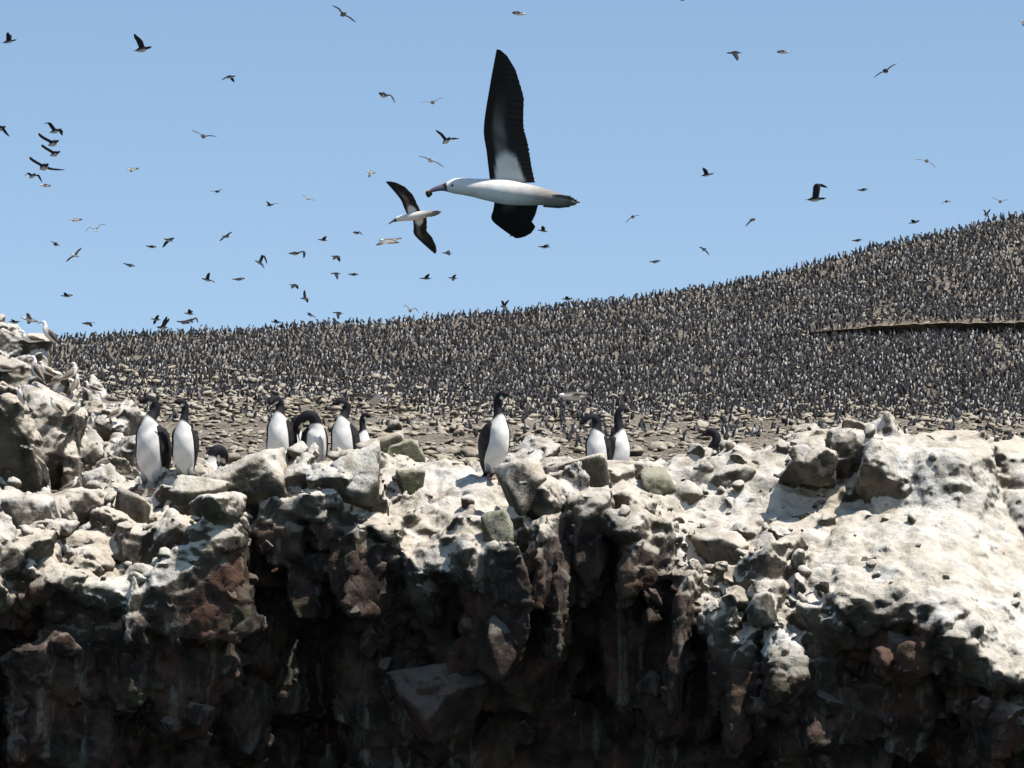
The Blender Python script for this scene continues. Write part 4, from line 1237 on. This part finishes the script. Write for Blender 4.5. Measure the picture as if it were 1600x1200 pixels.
FLY = [
 ('c', (27, 62), (2, 67), ((14, 51),), ((16, 53),), 'dark cormorant flying right high at the upper left edge, wing raised'),
 ('c', (239, 74), (208, 79), ((211, 53),), ((215, 56),), 'dark cormorant with one long raised wing, highest in the upper left'),
 ('c', (369, 119), (350, 121), ((347, 126),), ((366, 128),), 'dark bird with drooping wings alone above the left of the sky'),
 ('c', (11, 198), (-8, 203), ((6, 198), (17, 214)), ((-12, 198), (-20, 206)), 'dark cormorant half cut by the left edge, wing drooping'),
 ('c', (98, 202), (76, 207), ((80, 192), (69, 194)), ((97, 203), (96, 211)), 'top bird of the stack of five dark cormorants at left'),
 ('c', (94, 220), (74, 227), ((70, 214), (62, 208)), ((84, 218),), 'second bird down in the stack of five dark cormorants at left'),
 ('c', (96, 237), (77, 243), ((73, 230), (67, 226)), ((86, 236),), 'third bird down in the stack of five dark cormorants at left'),
 ('c', (78, 257), (61, 264), ((58, 252), (50, 246)), ((82, 263), (102, 265)), 'fourth bird down, wide winged, in the stack at left'),
 ('c', (57, 271), (45, 278), ((46, 270), (41, 276)), ((61, 273), (66, 285)), 'lowest dark bird of the stack at left, wings hooked down'),
 ('b', (62, 289), (78, 291), None, None, 'tiny white bird just under the stack of dark cormorants'),
 ('b', (199, 265), (215, 264), ((205, 270),), None, 'small white bird flying left, alone between stack and glider'),
 ('g', (316, 211), (319, 215), ((300, 204),), ((339, 213),), 'thin winged glider coming head on, left of the sky'),
 ('c', (344, 300), (335, 299), ((329, 300),), ((348, 296),), 'flat gliding bird below the thin winged head on glider'),
 ('b', (109, 343), (127, 344), ((115, 347),), None, 'small white bird flying left above the pale M shaped glider'),
 ('b', (149, 361), (152, 357), ((140, 356), (134, 363)), ((156, 352), (166, 351)), 'pale glider with bent wings like an M at far left'),
 ('c', (94, 383), (82, 382), ((80, 377),), ((87, 378),), 'tiny dark bird flying right below the pale M shaped glider'),
 ('b', (111, 397), (123, 401), ((128, 387),), ((102, 409),), 'white bellied bird banking with one wing up, far left'),
 ('c', (227, 384), (243, 387), None, None, 'slim dark bird in level profile beside a flapping one, left'),
 ('c', (256, 373), (270, 377), ((254, 387),), ((271, 371),), 'flapping dark bird right of the slim level one, wing low'),
 ('c', (347, 369), (359, 370), ((363, 362),), ((342, 377),), 'dark bird banking steeply with straight wings, left of centre'),
 ('c', (192, 411), (209, 417), ((204, 418),), None, 'dark bird with raised head gliding down alone at left'),
 ('c', (315, 435), (331, 439), ((327, 426),), ((336, 442),), 'bird with both wings swept back, low left of centre'),
 ('c', (362, 436), (381, 437), ((372, 439),), None, 'level dark bird right of the one with swept back wings'),
 ('c', (94, 462), (112, 463), ((101, 457),), None, 'lone dark bird flying left low above the left skyline'),
 ('b', (33, 496), (60, 503), ((44, 489),), ((41, 506),), 'grey booby flapping past the top of the left crag'),
 ('c', (14, 502), (28, 505), ((19, 499),), ((31, 502),), 'dark bird with spread wings landing on the left crag'),
 ('c', (2, 507), (14, 508), ((4, 503),), None, 'dark bird at the left edge skimming the top of the crag'),
 ('c', (128, 505), (143, 506), ((150, 505),), ((142, 511),), 'bird just above the skyline beside the left crag'),
 ('c', (235, 498), (252, 500), ((248, 492),), ((239, 507),), 'left bird of the cluster over the left skyline'),
 ('c', (245, 511), (262, 512), ((261, 494),), ((264, 497),), 'dark bird with tall raised wing rising from the left skyline'),
 ('c', (287, 489), (304, 491), ((296, 483),), ((299, 485),), 'brownish bird topmost in the cluster over the left skyline'),
 ('c', (275, 502), (300, 505), ((286, 507),), None, 'long level bird lowest right in the cluster over the left skyline'),
 ('c', (294, 500), (304, 499), ((291, 501),), ((304, 497), (309, 505)), 'bird with hooked wings at the right of the left skyline cluster'),
 ('c', (428, 320), (416, 321), ((417, 315),), ((436, 318),), 'dark bird with wings in a shallow V left of the two boobies'),
 ('b', (479, 309), (484, 311), ((472, 305),), ((494, 315),), 'pale slanted glider above and left of the smaller booby'),
 ('b', (572, 268), (587, 270), ((576, 278),), ((583, 271),), 'small white bird with wing down, above the smaller booby'),
 ('c', (496, 374), (512, 376), ((510, 369),), ((508, 371),), 'small dark bird flying left with wing up, below and left of the smaller booby'),
 ('c', (551, 363), (562, 365), ((560, 362), (566, 368)), ((552, 361),), 'small dark bird with bent wing just left of the smaller booby head'),
 ('c', (451, 396), (468, 396), ((472, 393), (474, 404)), ((464, 397),), 'long necked bird with a wing hooked down, centre left'),
 ('c', (398, 407), (412, 414), ((413, 420),), ((409, 398), (417, 413)), 'brown bird diving with two parallel wings, centre left'),
 ('c', (517, 400), (534, 402), ((520, 406),), ((530, 409),), 'dark bird with two wings lowered, upper of a small column at centre left'),
 ('c', (516, 427), (533, 428), ((527, 437),), ((524, 430),), 'dark bird with one wing lowered, under the bird with two lowered wings'),
 ('c', (543, 428), (559, 430), None, None, 'dark bird like a thin dash right of the one with a lowered wing'),
 ('c', (452, 445), (467, 446), ((455, 451),), ((465, 452),), 'bird with drooping wings above the one with an upright wing, centre left'),
 ('c', (469, 466), (483, 467), ((475, 453),), ((480, 473),), 'bird with one upright wing a little above the skyline, centre left'),
 ('c', (480, 491), (490, 494), ((479, 488),), ((493, 497),), 'bird almost touching the skyline under the one with upright wing'),
 ('c', (519, 488), (537, 490), ((528, 499),), ((530, 492),), 'bird with lowered brown wing almost touching the skyline, centre left'),
 ('c', (423, 502), (438, 505), ((430, 499),), None, 'dark bird barely clear of the skyline left of centre'),
 ('g', (542, 21), (531, 24), ((530, 13), (519, 9)), ((557, 35),), 'grey bird with wide angled wings at the top, left of the big booby'),
 ('b', (823, 22), (801, 21), None, None, 'white bodied bird in profile near the top edge above the big booby'),
 ('c', (592, 146), (604, 150), ((609, 149), (617, 162)), ((598, 147),), 'dark bird with one wing arched down, left of the big raised wing'),
 ('g', (674, 161), (678, 159), ((657, 161),), ((694, 152),), 'thin winged bird head on, left of the big raised wing'),
 ('c', (704, 215), (692, 224), ((681, 203),), ((718, 216),), 'dark bird with spread wings close left of the big raised wing'),
 ('b', (676, 250), (670, 251), ((654, 245),), ((695, 262),), 'pale glider just above the big booby head'),
 ('b', (591, 375), (624, 379), ((587, 384),), ((627, 371),), 'grey bird with low wings under the smaller booby'),
 ('c', (690, 395), (707, 396), ((702, 400),), ((701, 391),), 'small dark bird right of the lower wing tip of the smaller booby'),
 ('c', (655, 435), (675, 435), ((670, 428),), ((668, 430),), 'left bird of a low pair flying left, below the smaller booby'),
 ('c', (700, 434), (715, 435), ((712, 429),), ((707, 439),), 'right bird of a low pair flying left, below the smaller booby'),
 ('c', (839, 359), (857, 362), ((847, 353),), ((850, 354),), 'upper of two small dark birds below the big booby tail'),
 ('c', (840, 385), (858, 387), ((857, 382),), None, 'lower of two small dark birds below the big booby tail'),
 ('g', (640, 488), (642, 483), ((635, 478), (630, 481)), ((648, 482), (654, 489)), 'pale bird with M shaped wings on the skyline in the middle'),
 ('c', (781, 478), (793, 481), ((783, 470),), ((795, 468),), 'dark bird with both wings up on the skyline in the middle'),
 ('c', (877, 467), (894, 468), ((884, 463),), None, 'flat dark bird on the skyline right of the middle'),
 ('c', (795, 369), (813, 366), ((806, 370),), None, 'little dark bird seen right under the big booby lower wing'),
 ('c', (1060, -1), (1070, 0), ((1065, 1),), None, 'bird showing only a speck at the top edge'),
 ('c', (1134, 83), (1160, 82), ((1151, 96),), ((1148, 88),), 'dark brown bird flying left with one wing down, upper right'),
 ('b', (1235, 81), (1215, 82), None, None, 'pale bird in level profile beside the dark brown one, upper right'),
 ('c', (1386, 113), (1382, 109), ((1365, 122),), ((1403, 99),), 'dark bird tilted on edge with straight wings, upper right'),
 ('b', (1592, 32), (1610, 37), ((1596, 42),), None, 'white bird cut by the right edge near the top corner'),
 ('c', (1116, 271), (1094, 275), ((1099, 262),), ((1102, 265),), 'dark bird flying right with wing up, alone in the middle right'),
 ('c', (1291, 310), (1259, 312), ((1275, 287),), ((1283, 288), (1294, 293)), 'largest dark cormorant of the right half with both wings raised'),
 ('g', (1446, 253), (1450, 250), ((1429, 250),), ((1463, 262),), 'thin winged glider high on the right'),
 ('c', (1338, 297), (1355, 297), None, None, 'small level bird right of the largest dark cormorant'),
 ('c', (986, 340), (991, 338), ((977, 349),), ((1001, 337),), 'crescent shaped glider right of the big booby'),
 ('c', (1170, 344), (1181, 343), ((1164, 354),), ((1180, 342),), 'dark bird with one wing lowered in the gap left of the largest dark cormorant'),
 ('c', (1476, 316), (1481, 314), ((1470, 319),), ((1487, 316),), 'small bird with bowed wings above the right slope'),
 ('g', (1562, 317), (1564, 313), ((1548, 309),), ((1577, 312),), 'glider with wings in a V above the top right of the slope'),
 ('c', (1536, 335), (1546, 338), ((1535, 328),), ((1548, 326),), 'dark bird with wings up touching the right skyline'),
 ('c', (1419, 349), (1437, 346), ((1422, 344),), ((1438, 344),), 'bird flapping close above the slope on the right'),
 ('c', (1330, 376), (1346, 376), None, None, 'level dash of a bird skimming the right skyline'),
 ('c', (1103, 388), (1098, 392), ((1092, 386),), ((1109, 399),), 'small bird with wings spread aslant over the rising skyline'),
 ('c', (1014, 409), (1031, 409), ((1021, 412),), None, 'level small bird low over the rising skyline right of the middle'),
 ('b', (598, 614), (577, 634), ((566, 615), (543, 618)), ((622, 609), (658, 594)), 'booby coming in with long wings spread in front of the pale stones'),
 ('b', (868, 617), (923, 621), ((900, 615), (922, 621)), ((903, 614), (925, 618)), 'white headed booby gliding left in front of the dark packed slope'),
 ('c', (690, 576), (706, 572), ((705, 548),), ((702, 552),), 'dark bird with raised wing flying before the middle of the slope'),
 ('c', (1498, 424), (1512, 423), ((1503, 402),), ((1508, 405),), 'dark bird with raised wing before the upper right slope'),
 ('c', (1442, 480), (1457, 480), ((1447, 462),), ((1450, 464),), 'dark bird with raised wing just above the terrace path'),
 ('c', (1533, 501), (1552, 503), ((1541, 497),), None, 'dark bird flying level along the terrace path'),
]
for (kd, hd, tl, w1, w2, lb) in FLY:
    flyer(kd, hd, tl, w1, w2, lb, k=(77.0 if 'spread in front of the pale' in lb else None))

# the two boobies in front
def big_booby(head, tail, sh_px, ups, k, label, bank_up, lower, hi=True):
    dist = FPX / k
    head = np.array(head, float); tail = np.array(tail, float); o2 = (head + tail) / 2
    H = cam_pt(*(head - o2), k, 0.0); T = cam_pt(*(tail - o2), k, 0.0)
    ax = (H - T) / np.linalg.norm(H - T)
    root = empty('booby', P(*o2, dist))
    tag(root, label, 'booby', 'boobies flying in front')
    upv = -FWD * 0.55 + UPV * -0.6        # the belly side is turned to us
    dorsal = -upv / np.linalg.norm(upv)
    sides, sub = (32, 6) if hi else (16, 4)
    def colf(s, th):
        b = math.sin(th)
        i = s
        n = abs(math.sin(i * 1513.7 + th * 917.3)) ** 1.5
        rump = 1 - ss(i, 0.20, 0.44)
        mott = mixc(np.array([0.030, 0.024, 0.020]), np.array([0.26, 0.22, 0.18]), n)
        c = mixc(WHITE, mott * (0.35 + 0.65 * ss(i, 0.05, 0.25)), rump * (0.75 + 0.2 * n))
        c = mixc(c, np.array([0.030, 0.028, 0.032]), ss(i, 0.80 if not hi else 0.86, 0.83 if not hi else 0.885))
        return c
    ax_len = np.linalg.norm(H - T)
    PR = [(0.0, 0.010, 0.008), (0.05, 0.024, 0.016), (0.10, 0.034, 0.026), (0.24, 0.047, 0.044), (0.38, 0.060, 0.057), (0.526, 0.067, 0.065), (0.67, 0.059, 0.057), (0.765, 0.050, 0.049),
          (0.85, 0.045, 0.046), (0.91, 0.040, 0.041), (0.95, 0.030, 0.031), (0.98, 0.022, 0.022), (1.0, 0.016, 0.016)]
    sc_ = ax_len / 0.80
    PR = [(a_, b_ * sc_, c_ * sc_) for a_, b_, c_ in PR]
    LIFT = ([0, 0.24, 0.526, 0.88, 1.0], [0, 0.022 * sc_, 0.032 * sc_, 0.046 * sc_, 0.030 * sc_])
    body = fly_body(H - ax * ax_len * 0.10, T, dorsal, 'b', sides, sub, colf=lambda s, th: colf(s, th), pr=PR, lift=LIFT)
    parts = [body]
    # tail feathers
    for j in range(7):
        a = (j - 3) / 3
        S = np.cross(ax, dorsal); S /= np.linalg.norm(S)
        c0 = T + ax * 0.17 + S * a * 0.022; c1 = T - ax * (0.02 - 0.05 * abs(a)) + S * a * 0.05 + dorsal * 0.004 * j 
        cc = catmull(np.array([c0, (c0 + c1) / 2, c1]), 4)
        tc = np.array([0.05, 0.043, 0.04]) if j % 3 else np.array([0.13, 0.11, 0.095])
        parts.append(sweep(cc, np.interp(np.linspace(0, 1, len(cc)), [0, 0.6, 1], [0.024, 0.022, 0.005]), np.full(len(cc), 0.004), S, 6, lambda s, th, tc=tc: tc))
    def under(s, c, und):
        dark = np.array([0.027, 0.022, 0.019])
        arm = (1 - ss(s + 0.20 * abs(c - 0.45), 0.20, 0.30)) * ss(c, 0.08 + 0.5 * s, 0.14 + 0.5 * s) * (1 - ss(c, 0.74 - 0.5 * s, 0.82 - 0.5 * s))
        st = ss(c, 0.16, 0.30) * (1 - ss(c, 0.42, 0.60)) * (1 - ss(s, 0.42, 0.78)) * (0.75 + 0.25 * math.sin(s * 21 + c * 9))
        fe = 0.5 + 0.5 * math.sin(s * 26 * 6.283)
        col_ = dark * (0.7 + 0.7 * fe * ss(c, 0.45, 0.7))
        col_ = mixc(col_, np.array([0.25, 0.23, 0.21]), st * 0.62)
        if not und: return col_
        return mixc(col_, WHITE * 0.95, arm)
    for (rt, wr, tp, zw, zt, ch) in (bank_up, lower):
        r3 = cam_pt(*(np.array(rt) - o2), k, 0.0); w3 = cam_pt(*(np.array(wr) - o2), k, zw); t3 = cam_pt(*(np.array(tp) - o2), k, zt)
        parts.append(wing_shape(r3, w3, t3, -ax, dorsal, ch, 'b', ns=14 if hi else 8, nc=18 if hi else 10, notch=0.05, under=under if (rt, wr) == bank_up[:2] or not hi else (lambda s, c, u: under(s + 0.32, c, u) * 0.55)))  # big bird's lower wing: shade put into the plumage colour
    v, f, c = join(parts)
    link('body', mesh_np('booby_body', v, f, M_FLIGHT, colors=c), root)
    # bill
    S = np.cross(ax, dorsal); S /= np.linalg.norm(S)
    b0 = H - ax * ax_len * 0.145 + UPV * 0.036 * sc_; dn = -UPV
    bc = catmull(np.array([b0, b0 * 0.62 + H * 0.38 - dn * 0.006, b0 * 0.25 + H * 0.75 - dn * 0.004, H + dn * 0.004]), 4)
    br = np.interp(np.linspace(0, 1, len(bc)), [0, 0.4, 0.8, 1], [0.029, 0.018, 0.011, 0.004]) * sc_
    vv, ff, c_ = sweep(bc, br * 0.8, br, S, 10, lambda s, th: np.zeros(3))
    link('bill', mesh_np('bill', vv, ff, M_BILLBLUE), root)
    e = b0 - ax * 0.018 - FWD * 0.036 + UPV * 0.008
    link('eye', ball(e, 0.007, M_EYE), root)

big_booby((668, 300), (900, 318), None, None, 292.0, 'big white booby flying left in front of everything, one wing straight up',
          ((766, 287), (756, 200), (776, 80), -0.05, -0.14, 0.222), ((774, 306), (768, 340), (806, 368), 0.30, 0.50, 0.225))
big_booby((607, 350), (688, 332), None, None, 103.0, 'smaller booby with both wings spread, flying left below the big one',
          ((638, 340), (626, 312), (603, 285), -0.10, -0.15, 0.20), ((645, 339), (647, 366), (679, 396), 0.12, 0.24, 0.20), hi=False)
v, f = rock_verts(1001, 2, planes=7, rough=0.35, sharp=8)
tag(link('nest_tuft', mesh_np('nest_tuft', v * np.array([0.018, 0.014, 0.024]), f, M_STONE), loc=P(671, 301, FPX / 292.0)), 'small brown tuft held in the bill tip of the big flying booby', 'tuft')
print('objects', len(bpy.data.objects))
print('tris', sum(len(m.polygons) * 2 for m in bpy.data.meshes))
